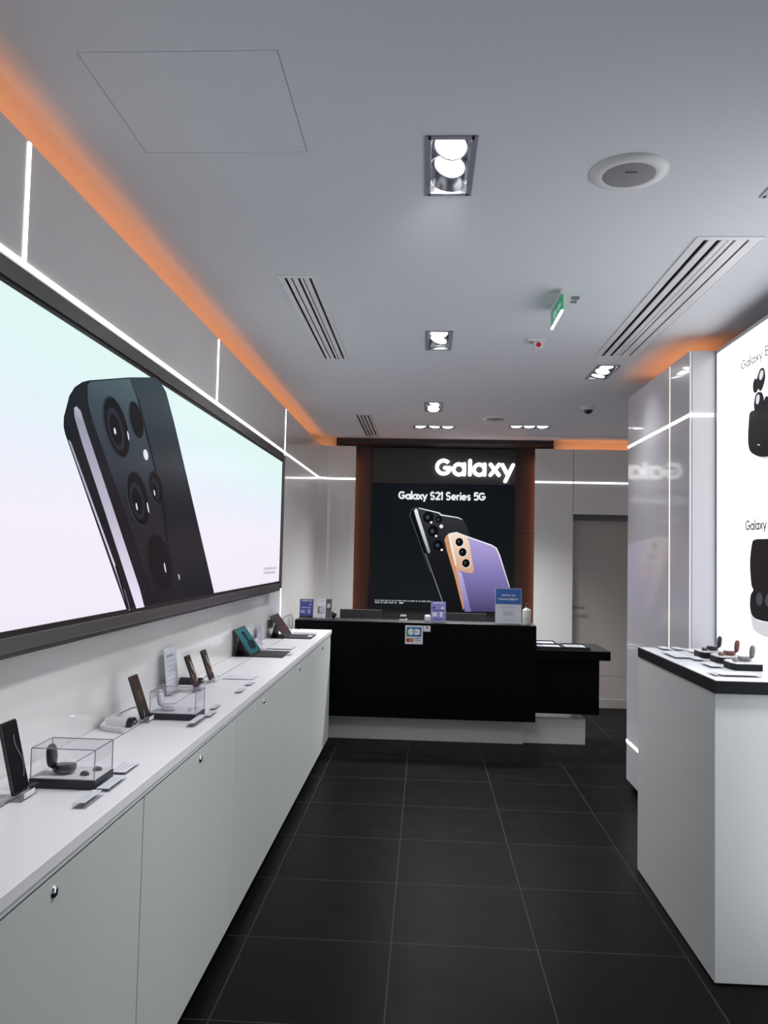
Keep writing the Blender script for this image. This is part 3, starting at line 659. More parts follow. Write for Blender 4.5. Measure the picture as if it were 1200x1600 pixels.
t, M = leaflet(0.121, 6.86, ZD, 0.128, 0.178, 'lilac-blue leaflet in a stand in the middle of the desk, beside the white cube', LPUR, 0)
card_text(t, M, 'SAMSUNG', -0.04, 0.045, 0.155, 0.014, WPR, 0.02); card_box(t, M, -0.05, -0.028, 0.115, 0.135, BLUEP); card_box(t, M, 0.025, 0.048, 0.112, 0.132, WPR); card_box(t, M, -0.05, 0.05, 0.098, 0.106, BLUEP); card_box(t, M, -0.05, -0.01, 0.05, 0.085, WPR); card_box(t, M, 0.012, 0.035, 0.045, 0.09, WPR); card_box(t, M, -0.04, 0.045, 0.024, 0.032, BLUEP)
t, M = leaflet(0.716, 6.85, ZD, 0.222, 0.305, 'tall notice with a bright blue heading near the right end of the desk', PAPER, 0, lean=4)
card_box(t, M, -0.108, 0.108, 0.17, 0.302, SKYB)
for s_, z in (('OFFRE DE', 0.236), ('FINANCEMENT', 0.203)):
    wd = 0.06 if s_[0] == 'O' else 0.085
    o = text_mesh('lettering', s_, 0.018, (-wd, -0.0026, z), (1, 0, 0), (0, 0, 1), WPR, t, bold=0.02, depth=0.0007, width=2*wd)
    for v in o.data.vertices: v.co = M@v.co
for z, wd in ((0.142, 0.07), (0.105, 0.045), (0.096, 0.05), (0.086, 0.045), (0.076, 0.04), (0.036, 0.05)): card_box(t, M, -wd, wd, z, z+0.003, WPD)

def back_monitor(x, y, wd, hh, label):
    t = thing('monitor', label, 'monitor', (x, y, 0.75), math.pi)
    top = 1.03+hh-0.75
    M = Matrix.Translation((0, 0, 0.0))@Matrix.Rotation(math.radians(6), 4, 'X')
    MB().box(-wd/2, wd/2, -0.012, 0.0, 0.13, top, M).build('screen_shell', pm('dark monitor shell', (0.02, 0.02, 0.022), 0.4), t, bevel=0.004)
    MB().box(-wd/2, wd/2, -0.006, 0.001, top-0.0035, top+0.001, M).build('top_edge', STEEL, t)
    MB().box(-wd/2+0.012, wd/2-0.012, -0.0135, -0.0122, 0.145, top-0.012, M).build('display', ink('monitor picture', (0.05, 0.055, 0.06)), t)
    MB().box(-0.03, 0.03, 0.0, 0.02, 0.01, 0.2).build('neck', STEEL, t, bevel=0.003)
    MB().box(-0.12, 0.12, -0.08, 0.09, 0.0, 0.012).build('foot', STEEL, t, bevel=0.003)
    return t
back_monitor(-0.565, 7.09, 0.375, 0.075, 'back of a dark monitor behind the left part of the desk')
back_monitor(0.365, 7.09, 0.37, 0.065, 'back of a dark monitor behind the desk, right of the lilac leaflet')
t = thing('card_reader', 'small dark card reader with a pale edge on the desk over the sticker', 'card reader', (-0.18, 6.90, ZD))
MB().box(-0.032, 0.032, -0.04, 0.04, 0, 0.022).build('base', WPL, t, bevel=0.004); MB().box(-0.028, 0.028, -0.035, 0.045, 0.022, 0.05, Matrix.Rotation(0.12, 4, 'X')).build('keypad', BLKM, t, bevel=0.004)
t = thing('desk_gadget', 'small black round webcam on the desk, left of the back of the left monitor', 'webcam', (-0.79, 6.95, ZD))
MB().cyl((0, 0, 0), 0.022, 0.006).build('base', BLKM, t); MB().sell((0, 0, 0.035), 0.028, 0.022, 0.028).build('head', BLKG, t); MB().cyl((0.03, 0.0, 0.012), 0.007, 0.014, (1, -0.3, 0)).build('button', CHROME, t)
t = thing('hand_sensor', 'small rounded white cube standing on the desk left of the lilac leaflet', 'gadget', (0.030, 6.88, ZD))
MB().sell((0, 0, 0.030), 0.026, 0.024, 0.030, 0.45).build('body', WPL, t)
MB().box(-0.012, 0.012, -0.0245, -0.0235, 0.012, 0.014).build('slit', GREYP, t)
t = thing('pump_bottle', 'white hand gel bottle with a black pump at the right end of the desk', 'bottle', (0.872, 6.86, ZD))
MB().lathe([(0, 0), (0.033, 0.0), (0.035, 0.006), (0.035, 0.118), (0.031, 0.130), (0.014, 0.138), (0.013, 0.145), (0, 0.146)]).build('body', pm('bottle white', (0.6, 0.64, 0.62), 0.4), t)
MB().lathe([(0, 0.143), (0.013, 0.144), (0.013, 0.155), (0.005, 0.157), (0.004, 0.172), (0, 0.173)]).box(-0.006, 0.006, -0.034, 0.008, 0.170, 0.179).build('pump', BLKM, t)
MB().lathe([(0.0356, 0.052), (0.0356, 0.056)]).build('label_line', GREYP, t)
# payment sticker on the desk front
YS = 6.779
t = thing('payment_sticker', 'white card payment sticker on the front of the black desk', 'sticker', (-0.082, YS, 0.925))
loc_(MB().box(-0.157, -0.008, YS-0.001, YS, 0.847, 1.004).build('backing', PAPER, bevel=0.0), t)
CBG = bpy.data.materials.new('blue green card logo'); CBG.use_nodes = True
cr = ramp_nodes(CBG.node_tree, 'X', -0.14, -0.02, [(0, srgb(40, 130, 110)), (0.5, srgb(30, 110, 170)), (1, srgb(24, 84, 160))]); CBG.node_tree.links.new(cr.outputs[0], CBG.node_tree.nodes['Principled BSDF'].inputs['Base Color'])
loc_(MB().box(-0.145, -0.020, YS-0.0016, YS-0.001, 0.910, 0.990).build('logo_ground', CBG), t)
mb = MB()
def arcp(cx, cz, rx, rz, a0, a1, wd, yy):
    n = 20
    for i in range(n):
        A0, A1 = math.radians(a0+(a1-a0)*i/n), math.radians(a0+(a1-a0)*(i+1)/n)
        mb.prism([Vector((cx+(rx+s1)*math.cos(a), yy, cz+(rz+s1)*math.sin(a))) for s1, a in ((wd/2, A0), (wd/2, A1), (-wd/2, A1), (-wd/2, A0))], (0, -0.0005, 0))
PWH = pm('logo white', (0.8, 0.84, 0.86), 0.5)
mb.prism([Vector((-0.108+0.026*math.cos(a), YS-0.0017, 0.950+0.027*math.sin(a))) for a in [2*math.pi*i/24 for i in range(24)]], (0, -0.0005, 0))
mb.prism([Vector((x, YS-0.0017, z)) for x, z in [(-0.078, 0.925), (-0.045, 0.925), (-0.032, 0.931), (-0.030, 0.942), (-0.036, 0.950), (-0.030, 0.958), (-0.032, 0.969), (-0.045, 0.975), (-0.078, 0.975)]], (0, -0.0005, 0))
loc_(mb.build('logo_letters', PWH), t)
mb = MB(); mb.box(-0.108, -0.082, YS-0.0028, YS-0.0023, 0.948, 0.952).box(-0.078, -0.034, YS-0.0028, YS-0.0023, 0.948, 0.952); loc_(mb.build('logo_lines', SKYB), t)
loc_(MB().box(-0.145, -0.088, YS-0.0016, YS-0.001, 0.865, 0.895).build('card_logo_ground', pm('logo dark red', srgb(120, 26, 30), 0.5)), t)
loc_(MB().cyl((-0.124, YS-0.0016, 0.880), 0.012, 0.0006, (0, -1, 0)).build('card_logo_disc', pm('logo red', srgb(200, 40, 36), 0.5)), t)
loc_(MB().cyl((-0.108, YS-0.0022, 0.880), 0.012, 0.0006, (0, -1, 0)).build('card_logo_disc', pm('logo orange', srgb(230, 150, 50), 0.5)), t)
loc_(MB().box(-0.080, -0.020, YS-0.0016, YS-0.001, 0.895, 0.900).build('card_logo_line', SKYB), t)
loc_(text_mesh('lettering', 'VISA', 0.014, (-0.074, YS-0.0012, 0.873), (1, 0, 0), (0, 0, 1), pm('logo navy', srgb(60, 70, 130), 0.5), None, bold=0.01, width=0.05), t)
t = thing('small_sticker', 'small white sticker with a red mark beside the card payment sticker', 'sticker', (0.027, YS, 0.98))
loc_(MB().box(-0.004, 0.056, YS-0.001, YS, 0.955, 1.004).build('backing', PAPER), t)
loc_(MB().prism([Vector((0.027+x, YS-0.0011, 0.988+z)) for x, z in [(-0.009, 0.006), (-0.004, 0.009), (0.003, 0.008), (0.008, 0.004), (0.006, -0.004), (0, -0.010), (-0.007, -0.003)]], (0, -0.0005, 0)).build('mark', pm('mark red', srgb(170, 50, 60), 0.5)), t)
# brochure trays on the side desk
def tray(x0, x1, y0, y1, label, dark):
    cx, cy = (x0+x1)/2, (y0+y1)/2; a, c = (x1-x0)/2, (y1-y0)/2
    t = thing('brochure_tray', label, 'tray', (cx, cy, 0.828))
    mb = MB(); mb.box(-a, a, -c, c, 0, 0.006).box(-a, a, -c, -c+0.008, 0.006, 0.028).box(-a, a, c-0.008, c, 0.006, 0.028).box(-a, -a+0.008, -c, c, 0.006, 0.028).box(a-0.008, a, -c, c, 0.006, 0.028)
    mb.build('tray', BLKM, t, bevel=0.0015)
    b_ = thing('brochure', 'printed brochure lying in the '+label.split(' tray')[0]+' tray', 'brochure', (cx, cy, 0.834))
    MB().box(-a+0.016, a-0.016, -c+0.016, c-0.016, 0.0005, 0.012).build('pages', pm('brochure pages', dark, 0.6), b_)
    mb = MB()
    for k in range(5): mb.box(-a+0.03, a-0.03-0.02*(k % 2), -c+0.03+k*(2*c-0.06)/5, -c+0.03+(k+0.5)*(2*c-0.06)/5, 0.0122, 0.0127)
    mb.build('cover_print', pm('brochure print', tuple(0.45*v for v in dark), 0.6), b_)
tray(0.955, 1.18, 6.80, 7.03, 'near left black tray on the low side desk', (0.5, 0.52, 0.62))
tray(0.955, 1.17, 7.06, 7.30, 'rear left black tray on the low side desk', (0.6, 0.62, 0.66))
tray(1.19, 1.40, 6.81, 7.10, 'right-hand black tray on the low side desk', (0.35, 0.36, 0.38))

# ------------------------------------------------------------------ kiosk with earbuds on the right
KZ = 1.148
t = thing('display_kiosk', 'tall white display kiosk with a black-edged top in front of the lit picture wall', 'kiosk', (1.36, 3.72, 0))
def kb(x0, x1, y0, y1, z0, z1, name, mat, bev=0.002): return loc_(MB().box(x0, x1, y0, y1, z0, z1).build(name, mat, bevel=bev), t)
kb(1.129, 1.586, 3.175, 4.280, 0.004, 1.098, 'body', KIO, 0.003)
kb(1.121, 1.586, 3.150, 4.262, 1.098, KZ-0.002, 'black_edge', PLK, 0.002)
kb(1.127, 1.585, 3.156, 4.256, KZ-0.003, KZ, 'top_plate', pm('kiosk top white', (0.88, 0.89, 0.92), 0.22), 0.0)

def bud_case_mesh(t, mat, sc=1.0, lid_rot=0.0, inner=None):
    """open pebble-shaped earbud charging case, lid standing on its -X side"""
    MB().sell((0, 0, 0.013*sc), 0.027*sc, 0.026*sc, 0.014*sc, 0.75, lo=-90, hi=20).build('case_base', mat, t)
    MB().sell((0, 0, 0.0178*sc), 0.023*sc, 0.022*sc, 0.001*sc, 0.75).build('tray', inner or mat, t)
    M = Matrix.Rotation(math.radians(84), 3, 'Y')
    MB().sell((-0.031*sc, 0, 0.042*sc), 0.028*sc, 0.026*sc, 0.011*sc, 0.75, M=M).build('case_lid', mat, t)
    MB().cyl((-0.026*sc, -0.012*sc, 0.017*sc), 0.004*sc, 0.024*sc, (0, 1, 0)).build('hinge', mat, t)
def bud(loc, mat, label, rz=0):
    t = thing('earbud', label, 'earbud', loc, rz)
    MB().sell((0, 0, 0), 0.0125, 0.009, 0.011, 0.9, lo=-5, hi=90).build('shell', mat, t)
    MB().sell((0.002, 0, 0.010), 0.004, 0.003, 0.003).build('tip', CHROME, t)
    return t
BRONZE = pm('bronze plastic', srgb(112, 66, 62), 0.3, coat=0.3); DARKB = pm('graphite plastic', (0.012, 0.013, 0.02), 0.3, coat=0.3); GRYB = pm('grey case plastic', (0.16, 0.16, 0.16), 0.35, coat=0.3)
WHB = pm('white case plastic', (0.7, 0.7, 0.74), 0.25, coat=0.4)
pl = [(1.305, 3.835, 'black earbud', DARKB, 'farthest', (1127, 1004)), (1.318, 3.655, 'bronze earbud', BRONZE, 'middle', (1149, 1013)), (1.302, 3.445, 'grey earbud', GRYB, 'nearest', (1174, 1020))]
for px, py, lab, mt, where, pt in pl:
    t = thing('display_plinth', where+' dark plinth with a white top on the kiosk, under the '+lab+' case', 'plinth', (px, py, KZ), group='dark plinths on the kiosk')
    MB().prism([(0, 0.03, 0), (0.012, 0, 0), (0.122, 0, 0), (0.122, 0.14, 0), (0.025, 0.14, 0), (0, 0.11, 0)], (0, 0, 0.028)).build('base', PLK, t, bevel=0.001)
    MB().prism([(0.001, 0.031, 0.028), (0.013, 0.001, 0.028), (0.121, 0.001, 0.028), (0.121, 0.139, 0.028), (0.026, 0.139, 0.028), (0.001, 0.11, 0.028)], (0, 0, 0.004)).build('top_card', WPL, t)
    c = thing('earbud_case', 'open '+lab+' case with its lid up, on the '+where+' plinth of the kiosk', 'earbud case', (px+0.075, py+0.075, KZ+0.032), math.pi-0.25)
    bud_case_mesh(c, mt)
    bud((px+0.03, py+0.05, KZ+0.032), mt, where+' pair front '+lab+' lying on its kiosk plinth')
    bud((px+0.045, py+0.10, KZ+0.032), mt, where+' pair rear '+lab+' lying on its kiosk plinth')

# price plates of clear acrylic
def plate(cx, cy, z, a, c, label, rz=0.0, hh=0.008, insert=PAPERG, cat='price label', name='price_plate', group='clear price labels'):
    t = thing(name, label, cat, (cx, cy, z), rz, group)
    MB().box(-a/2, a/2, -c/2, c/2, 0, hh).build('acrylic', CLRB, t, bevel=0.001)
    MB().box(-a/2+0.004, a/2-0.004, -c/2+0.004, c/2-0.004, hh, hh+0.0006).build('card', PAPER, t)
    mb = MB()
    long_ = c > a
    for k in range(3):
        if long_: mb.box(-a/2+0.008+k*(a-0.014)/3, -a/2+0.010+k*(a-0.014)/3+0.001, -c/2+0.012, c/2-0.012-0.01*(k % 2), hh+0.0006, hh+0.0009)
        else: mb.box(-a/2+0.012, a/2-0.012-0.02*(k % 2), -c/2+0.008+k*(c-0.014)/3, -c/2+0.011+k*(c-0.014)/3, hh+0.0006, hh+0.0009)
    mb.build('print', insert, t)
    return t
for cx, cy, a, c, lab, mt in ((1.235, 4.19, 0.05, 0.12, 'price label in the far left corner of the kiosk top', PAPERG), (1.30, 4.18, 0.05, 0.11, 'price label at the far edge of the kiosk top, by the column light line', PAPERG),
        (1.205, 3.90, 0.075, 0.21, 'wide grey price label along the left edge of the kiosk top', GREYP), (1.355, 4.08, 0.07, 0.10, 'price label behind the farthest plinth on the kiosk', PAPERG),
        (1.262, 3.79, 0.055, 0.13, 'price label beside the farthest plinth on the kiosk', PAPERG), (1.258, 3.57, 0.06, 0.14, 'price label beside the nearest plinth on the kiosk', PAPERG),
        (1.262, 3.30, 0.16, 0.09, 'white price label at the front edge of the kiosk top', PAPERG), (1.168, 3.30, 0.024, 0.09, 'thin clear block at the near corner of the kiosk top', PAPERG)):
    plate(cx, cy, KZ, a, c, lab, insert=mt)

# ------------------------------------------------------------------ things on the left counter
def phone(cx, y0, x_base, z_base, label, tilt, wd, ln, artkind, group='phones on the left counter'):
    """phone on a clear stand, screen to the aisle (+X), leaning back to the wall"""
    t = thing('smartphone', label, 'phone', (x_base, y0, z_base), group=group)
    M = Matrix.Rotation(math.radians(-tilt), 4, 'Y')
    def rr(x0, x1, a, c, r=0.009, y_0=0.0, y_1=None, zlo=0.0, zhi=None):
        ys0, ys1, zs0, zs1 = y_0, wd if y_1 is None else y_1, zlo, ln if zhi is None else zhi
        p = []
        for (cy, cz, st) in ((ys1-r, zs1-r, 0), (ys0+r, zs1-r, 90), (ys0+r, zs0+r, 180), (ys1-r, zs0+r, 270)):
            for i in range(6):
                an = math.radians(st+18*i); p.append(M@Vector((x0, cy+r*math.cos(an), cz+r*math.sin(an))))
        mb = MB(); d = M.to_3x3()@Vector((x1-x0, 0, 0)); return mb.prism(p, d)
    rr(-0.0085, 0.0, 0, 0).build('body', BLKG, t, bevel=0.0012)
    if artkind == 'dark':
        g1 = picture('phone screen dark', 'Z', 0.97, 1.15, [(0, srgb(40, 35, 35)), (0.5, srgb(56, 49, 44)), (1, srgb(44, 40, 39))], 1.0)
    elif artkind == 'night': g1 = ink('phone screen night', srgb(18, 18, 22))
    else: g1 = picture('phone screen marble', 'Z', 0.99, 1.13, [(0, srgb(50, 38, 36)), (0.3, srgb(92, 78, 72)), (0.6, srgb(60, 54, 52)), (1, srgb(30, 26, 28))], 1.0)
    rr(0.0001, 0.0006, 0, 0, 0.007, 0.003, wd-0.003, 0.004, ln-0.004).build('display', g1, t)
    ink2 = ink('phone wave pale', srgb(96, 94, 100) if artkind == 'night' else srgb(150, 138, 128)); ink3 = ink('phone wave dark', srgb(24, 20, 22))
    def ribbon(pts, w2, mt):
        mb = MB(); P = [Vector(p) for p in pts]
        for a, b_ in zip(P, P[1:]):
            d = (b_-a).normalized(); nn = Vector((-d.y, d.x))*w2/2
            mb.prism([M@Vector((0.0008, *q)) for q in (a-nn, b_-nn, b_+nn, a+nn)], M.to_3x3()@Vector((0.0003, 0, 0)))
        mb.build('wallpaper_wave', mt, t)
    if artkind != 'dark':
        ribbon([(wd*0.75+0.012*math.sin(k*0.55), ln*(0.2+0.06*k)) for k in range(11)], 0.004 if artkind == 'night' else 0.016, ink2)
        if artkind != 'night': ribbon([(wd*0.35+0.014*math.sin(k*0.6+1), ln*(0.25+0.06*k)) for k in range(10)], 0.014, ink3)
    else: ribbon([(wd*0.45+0.006*math.sin(k), ln*(0.4+0.03*k)) for k in range(9)], 0.012, ink('phone glow brown', srgb(84, 70, 54)))
    MB().box(-0.0115, -0.0085, wd*0.15, wd*0.5, ln*0.72, ln*0.95, M).build('camera_bump', BLKM, t, bevel=0.001)
    # clear stand
    s_ = thing('phone_stand', label.split(',')[0].replace('phone', 'stand block under the phone', 1), 'phone stand', (x_base, y0, CT), group='clear phone stands')
    mb = MB(); mb.box(-0.022, 0.020, -0.006, wd+0.012, 0, 0.010).box(0.004, 0.020, -0.006, wd+0.012, 0.010, 0.026)
    mb.build('foot', CLRB, s_, bevel=0.002)
    MB().box(0.0205, 0.0212, wd*0.1, wd*0.8, 0.006, 0.020).build('label_card', PAPER, s_)
    MB().box(-0.018, -0.012, wd*0.3, wd*0.7, 0.010, 0.055, Matrix.Rotation(math.radians(-tilt), 4, 'Y')).build('back_rest', CLRB, s_, bevel=0.001)
    return t, s_
p1, s1 = phone(0, 1.985, -1.020, 0.976, 'black phone with a dark wave wallpaper, cut by the left photo edge', 14, 0.078, 0.185, 'night')
p2, s2 = phone(0, 2.925, -1.030, 0.976, 'black phone with a brownish dark screen, leaning left of the second clear case', 20, 0.082, 0.165, 'dark')
p3, s3 = phone(0, 3.600, -1.028, 0.976, 'phone with a marbled wallpaper, left of the two near the price sheet', 21, 0.072, 0.155, 'marble')
p4, s4 = phone(0, 3.840, -1.026, 0.976, 'phone with a marbled wallpaper, right-hand and farthest of the phones', 20, 0.080, 0.150, 'marble')
for s_, l in ((s1, 'clear stand block under the phone cut by the left photo edge'), (s2, 'clear stand block under the brownish-screen phone left of the second case'), (s3, 'clear stand block under the left of the two marbled phones'), (s4, 'clear stand block under the farthest marbled phone')): s_['label'] = l

def puck(x, y, label, white_sleeve=True):
    t = thing('security_puck', label, 'security puck', (x, y, CT))
    # half-round body lying along X, black end cap
    n = 16; prof = [(0.030*math.cos(math.pi*i/n), 0.030*math.sin(math.pi*i/n)) for i in range(n+1)]
    MB().prism([Vector((-0.10, a, c)) for a, c in prof], (0.085, 0, 0)).build('sleeve', WPL if white_sleeve else BLKM, t, bevel=0.002)
    MB().prism([Vector((-0.015, a*1.03, c*1.03)) for a, c in prof], (0.022, 0, 0)).build('end_cap', BLKG, t, bevel=0.004)
    MB().cyl((0.007, 0, 0.015), 0.003, 0.003, (1, 0, 0)).build('light', PAINT, t)
    return t
puck(-1.050, 2.875, 'half-round white cable housing with a black end beside the second phone')
puck(-1.062, 3.800, 'black half-round cable housing between the two marbled phones', False)
def coil(pts, r, label, loops=16, rc=0.006, mat=WPL):
    t = []
    P = [Vector(p) for p in pts]; L = len(P)-1
    n = loops*10
    for i in range(n+1):
        u = i/n*L; k = min(int(u), L-1); f = u-k
        p0, p1, p2, p3 = P[max(k-1, 0)], P[k], P[k+1], P[min(k+2, L)]
        c = 0.5*((2*p1)+(-p0+p2)*f+(2*p0-5*p1+4*p2-p3)*f*f+(-p0+3*p1-3*p2+p3)*f**3)
        t.append(c)
    return tag(MB().tube(t, rc, 10).build('cable', mat), label, 'cable')
coil([(-1.13, 2.93, CT+0.03), (-1.145, 2.86, CT+0.012), (-1.13, 2.80, CT+0.010), (-1.085, 2.775, CT+0.010), (-1.05, 2.765, CT+0.010), (-1.037, 2.752, CT+0.010)], 0, 'thick white curled cable on the counter beside the second phone', rc=0.0085)
coil([(-1.12, 2.93, CT+0.030), (-1.08, 2.96, CT+0.048), (-1.04, 2.955, CT+0.040), (-1.025, 2.93, CT+0.012), (-1.02, 2.91, CT+0.014)], 0, 'thin grey wire arching over the white cable housing', rc=0.0018, mat=GREYP)
coil([(-1.05, 3.80, CT+0.028), (-1.035, 3.83, CT+0.04), (-1.03, 3.86, CT+0.012)], 0, 'thin black wire from the black cable housing to the farthest phone', rc=0.0018, mat=BLKM)
coil([(-1.060, 1.85, CT+0.008), (-1.055, 1.88, CT+0.009), (-1.045, 1.92, CT+0.010), (-1.035, 1.970, CT+0.012)], 0, 'thick grey cable by the phone at the left photo edge', rc=0.007, mat=pm('grey cable', (0.35, 0.34, 0.36), 0.4))

def show_case(x, y, rz, label, what):
    t = thing('display_case', label, 'display case', (x, y, CT), rz, 'clear earbud display cases')
    a, c = 0.180, 0.128
    MB().box(0, a, 0, c, 0, 0.024).build('plinth', NAVY, t, bevel=0.001)
    MB().box(0.003, a-0.003, 0.003, c-0.003, 0.024, 0.0262).build('white_floor', WPL, t)
    mb = MB(); e = 0.002; x0, x1, y0, y1, z0, z1 = 0.003, a-0.003, 0.003, c-0.003, 0.0262, 0.1025
    mb.box(x0, x1, y0, y0+e, z0, z1).box(x0, x1, y1-e, y1, z0, z1).box(x0, x0+e, y0+e, y1-e, z0, z1).box(x1-e, x1, y0+e, y1-e, z0, z1).box(x0, x1, y0, y1, z1, z1+e)
    mb.build('clear_cover', CLR, t)
    mb = MB(); w2 = 0.0011
    for xx in (x0, x1):
        for yy in (y0, y1): mb.box(xx-w2, xx+w2, yy-w2, yy+w2, z0, z1+e)
    for yy in (y0, y1): mb.box(x0, x1, yy-w2, yy+w2, z1+e-w2, z1+e+w2)
    for xx in (x0, x1): mb.box(xx-w2, xx+w2, y0, y1, z1+e-w2, z1+e+w2)
    mb.build('cover_edges', EDGE, t)
    return t
c1 = show_case(-1.045, 2.105, 0.0, 'clear display case holding a dark open earbud case, nearest the viewer', 0)
c2 = show_case(-1.030, 2.985, 0.0, 'clear display case holding a white open earbud case, second along the counter', 0)
t = thing('earbud_case', 'dark open earbud charging case inside the nearest clear display case', 'earbud case', (-0.975, 2.165, CT+0.0265), 0.2)
bud_case_mesh(t, DARKB, 1.12)
bud((-0.912, 2.150, CT+0.0268), DARKB, 'left dark earbud lying on the white floor of the nearest display case')
bud((-0.897, 2.200, CT+0.0268), DARKB, 'right dark earbud lying on the white floor of the nearest display case', 0.5)
t = thing('earbud_case', 'white open earbud charging case inside the second clear display case', 'earbud case', (-0.970, 3.045, CT+0.0265), 0.15)
bud_case_mesh(t, WHB, 1.12)
bud((-0.885, 3.04, CT+0.0268), WHB, 'near white earbud lying on the floor of the second display case')
bud((-0.872, 3.08, CT+0.0268), WHB, 'far white earbud lying on the floor of the second display case', 0.4)

P = [(-0.840, 2.010, 0.034, 0.115, 'narrow price label lying before the nearest display case', 0.014), (-0.840, 2.155, 0.040, 0.125, 'thick price label touching the front corner of the nearest display case', 0.008), (-0.862, 2.31, 0.05, 0.11, 'price label behind the right corner of the nearest display case', 0.006),
     (-0.838, 2.96, 0.034, 0.16, 'price label before the second display case', 0.014), (-0.826, 3.10, 0.03, 0.11, 'price label beside the right corner of the second display case', 0.008), (-0.842, 3.24, 0.026, 0.10, 'price label farther along behind the second display case', 0.008),
     (-0.925, 4.02, 0.16, 0.12, 'wide grey-lined price label lying past the farthest phone', 0.003), (-0.832, 3.83, 0.035, 0.10, 'small clear price block right of the farthest phone', 0.008), (-0.832, 3.63, 0.03, 0.10, 'small clear price block, nearer of the two past the second case', 0.008),
     (-0.945, 5.30, 0.17, 0.19, 'large white price label lying behind the keyboard of the green-screen tablet', 0.006), (-0.833, 4.97, 0.03, 0.12, 'small clear price block beside the keyboard of the green-screen tablet', 0.008), (-0.94, 6.35, 0.18, 0.15, 'large white price label at the far end of the counter', 0.004), (-0.860, 6.04, 0.04, 0.10, 'small clear price block beside the farthest keyboard', 0.006)]
for cx, cy, a, c, lab, hh in P: plate(cx, cy, CT, a, c, lab, hh=hh)

def sheet(x, y, wd, hh, label, rz, lean=6, mat=PAPER, lines=8):
    """upright printed sheet in a clear holder, facing +X"""
    t = thing('price_sheet', label, 'price sheet', (x, y, CT), rz)
    M = Matrix.Rotation(math.radians(-lean), 4, 'Y')
    MB().box(-0.0012, 0.0012, 0, wd, 0.006, hh, M).build('sheet', mat, t)
    MB().box(0.0015, 0.0035, -0.002, wd+0.002, 0.003, hh+0.002, M).build('clear_holder', CLR, t)
    mb = MB()
    for k in range(lines): mb.box(0.0013, 0.0015, wd*0.15, wd*(0.55+0.3*random.random()), hh*(0.1+0.8*k/lines), hh*(0.1+0.8*k/lines)+hh*(0.012 if k < lines-1 else 0.05), M)
    mb.build('print', pm('print violet grey', (0.33, 0.33, 0.45), 0.7), t)
    MB().box(-0.03, 0.02, -0.002, wd+0.002, 0, 0.003).build('foot', CLRB, t)
    return t
sheet(-1.115, 3.46, 0.16, 0.205, 'tall white price sheet standing against the wall behind the second clear case', 0.0)
sheet(-1.125, 5.42, 0.13, 0.13, 'violet and white price sheet standing behind the green-screen tablet', 0.0, mat=pm('pale violet paper', (0.5, 0.5, 0.62), 0.7), lines=5)
sheet(-1.06, 5.135, 0.10, 0.08, 'small white tag standing beside the green-screen tablet', 0.0, lean=25, lines=3)

def tablet(x, y, rz, label, scr, tilt=36, ln=0.19, wd=0.30):
    t = thing('tablet_computer', label, 'tablet', (x, y, CT), rz, 'tablets with keyboards on the left counter')
    M = Matrix.Translation((0, 0, 0.007))@Matrix.Rotation(math.radians(-tilt), 4, 'Y')
    MB().box(-0.009, 0, 0, wd, 0, ln, M).build('body', BLKM, t, bevel=0.003)
    MB().box(0.0002, 0.0008, 0.008, wd-0.008, 0.010, ln-0.008, M).build('display', scr[0], t)
    MB().prism([M@Vector((0.0009, yy, zz)) for yy, zz in spl([(wd*0.35, ln*0.2), (wd*0.75, ln*0.18), (wd*0.85, ln*0.45), (wd*0.6, ln*0.5), (wd*0.62, ln*0.8), (wd*0.4, ln*0.82), (wd*0.42, ln*0.5), (wd*0.3, ln*0.4)], 4)], M.to_3x3()@Vector((0.0003, 0, 0))).build('screen_picture', scr[1], t)
    MB().box(0.006, 0.19, 0.002, wd-0.002, 0.0005, 0.006).build('keyboard', BLKM, t, bevel=0.001)
    mb = MB()
    for r in range(5):
        for k in range(13): mb.box(0.02+r*0.019, 0.036+r*0.019, 0.012+k*0.0212, 0.030+k*0.0212, 0.006, 0.0072)
    mb.box(0.125, 0.178, wd*0.33, wd*0.68, 0.006, 0.0065)
    kb_ = mb.build('keys', pm('key grey', (0.035, 0.035, 0.04), 0.5), t)
    top = M@Vector((-0.010, 0, ln*0.62)); back = min(-0.10, top.x-0.03)
    MB().prism([Vector((top.x, 0.004, top.z)), Vector((top.x-0.004, 0.004, top.z)), Vector((back-0.003, 0.004, 0.0005)), Vector((back+0.003, 0.004, 0.0005))], (0, wd-0.008, 0)).build('kickstand', BLKM, t)
    MB().box(back, 0.004, 0.004, wd-0.004, 0.0005, 0.003).build('cover_flap', BLKM, t)
    return t
TEAL = picture('tablet green screen', 'Z', 0.97, 1.12, [(0, srgb(34, 88, 98)), (1, srgb(50, 106, 112))], 1.0)
tablet(-1.040, 4.805, 0.0, 'tablet on a keyboard cover showing a green-blue screen', (TEAL, ink('tablet dark picture', srgb(18, 34, 42))))
DGR = picture('tablet dark screen', 'Z', 0.97, 1.12, [(0, srgb(60, 54, 58)), (1, srgb(50, 47, 50))], 1.0)
tablet(-1.020, 5.870, 0.0, 'tablet on a keyboard cover showing a dark red-grey screen, farthest on the counter', (DGR, ink('tablet red picture', srgb(84, 40, 44))), ln=0.195)
coil([(-1.10, 6.19, CT+0.10), (-1.09, 6.22, CT+0.13), (-1.05, 6.30, CT+0.14), (-1.05, 6.36, CT+0.07), (-1.06, 6.32, CT+0.01), (-1.08, 6.25, CT+0.005)], 0, 'thin black charging cable looping up behind the farthest tablet', rc=0.0022, mat=BLKM)
t = thing('charger_plug', 'small black plug on the left wall behind the farthest tablet', 'plug', (XL, 6.36, CT+0.055))
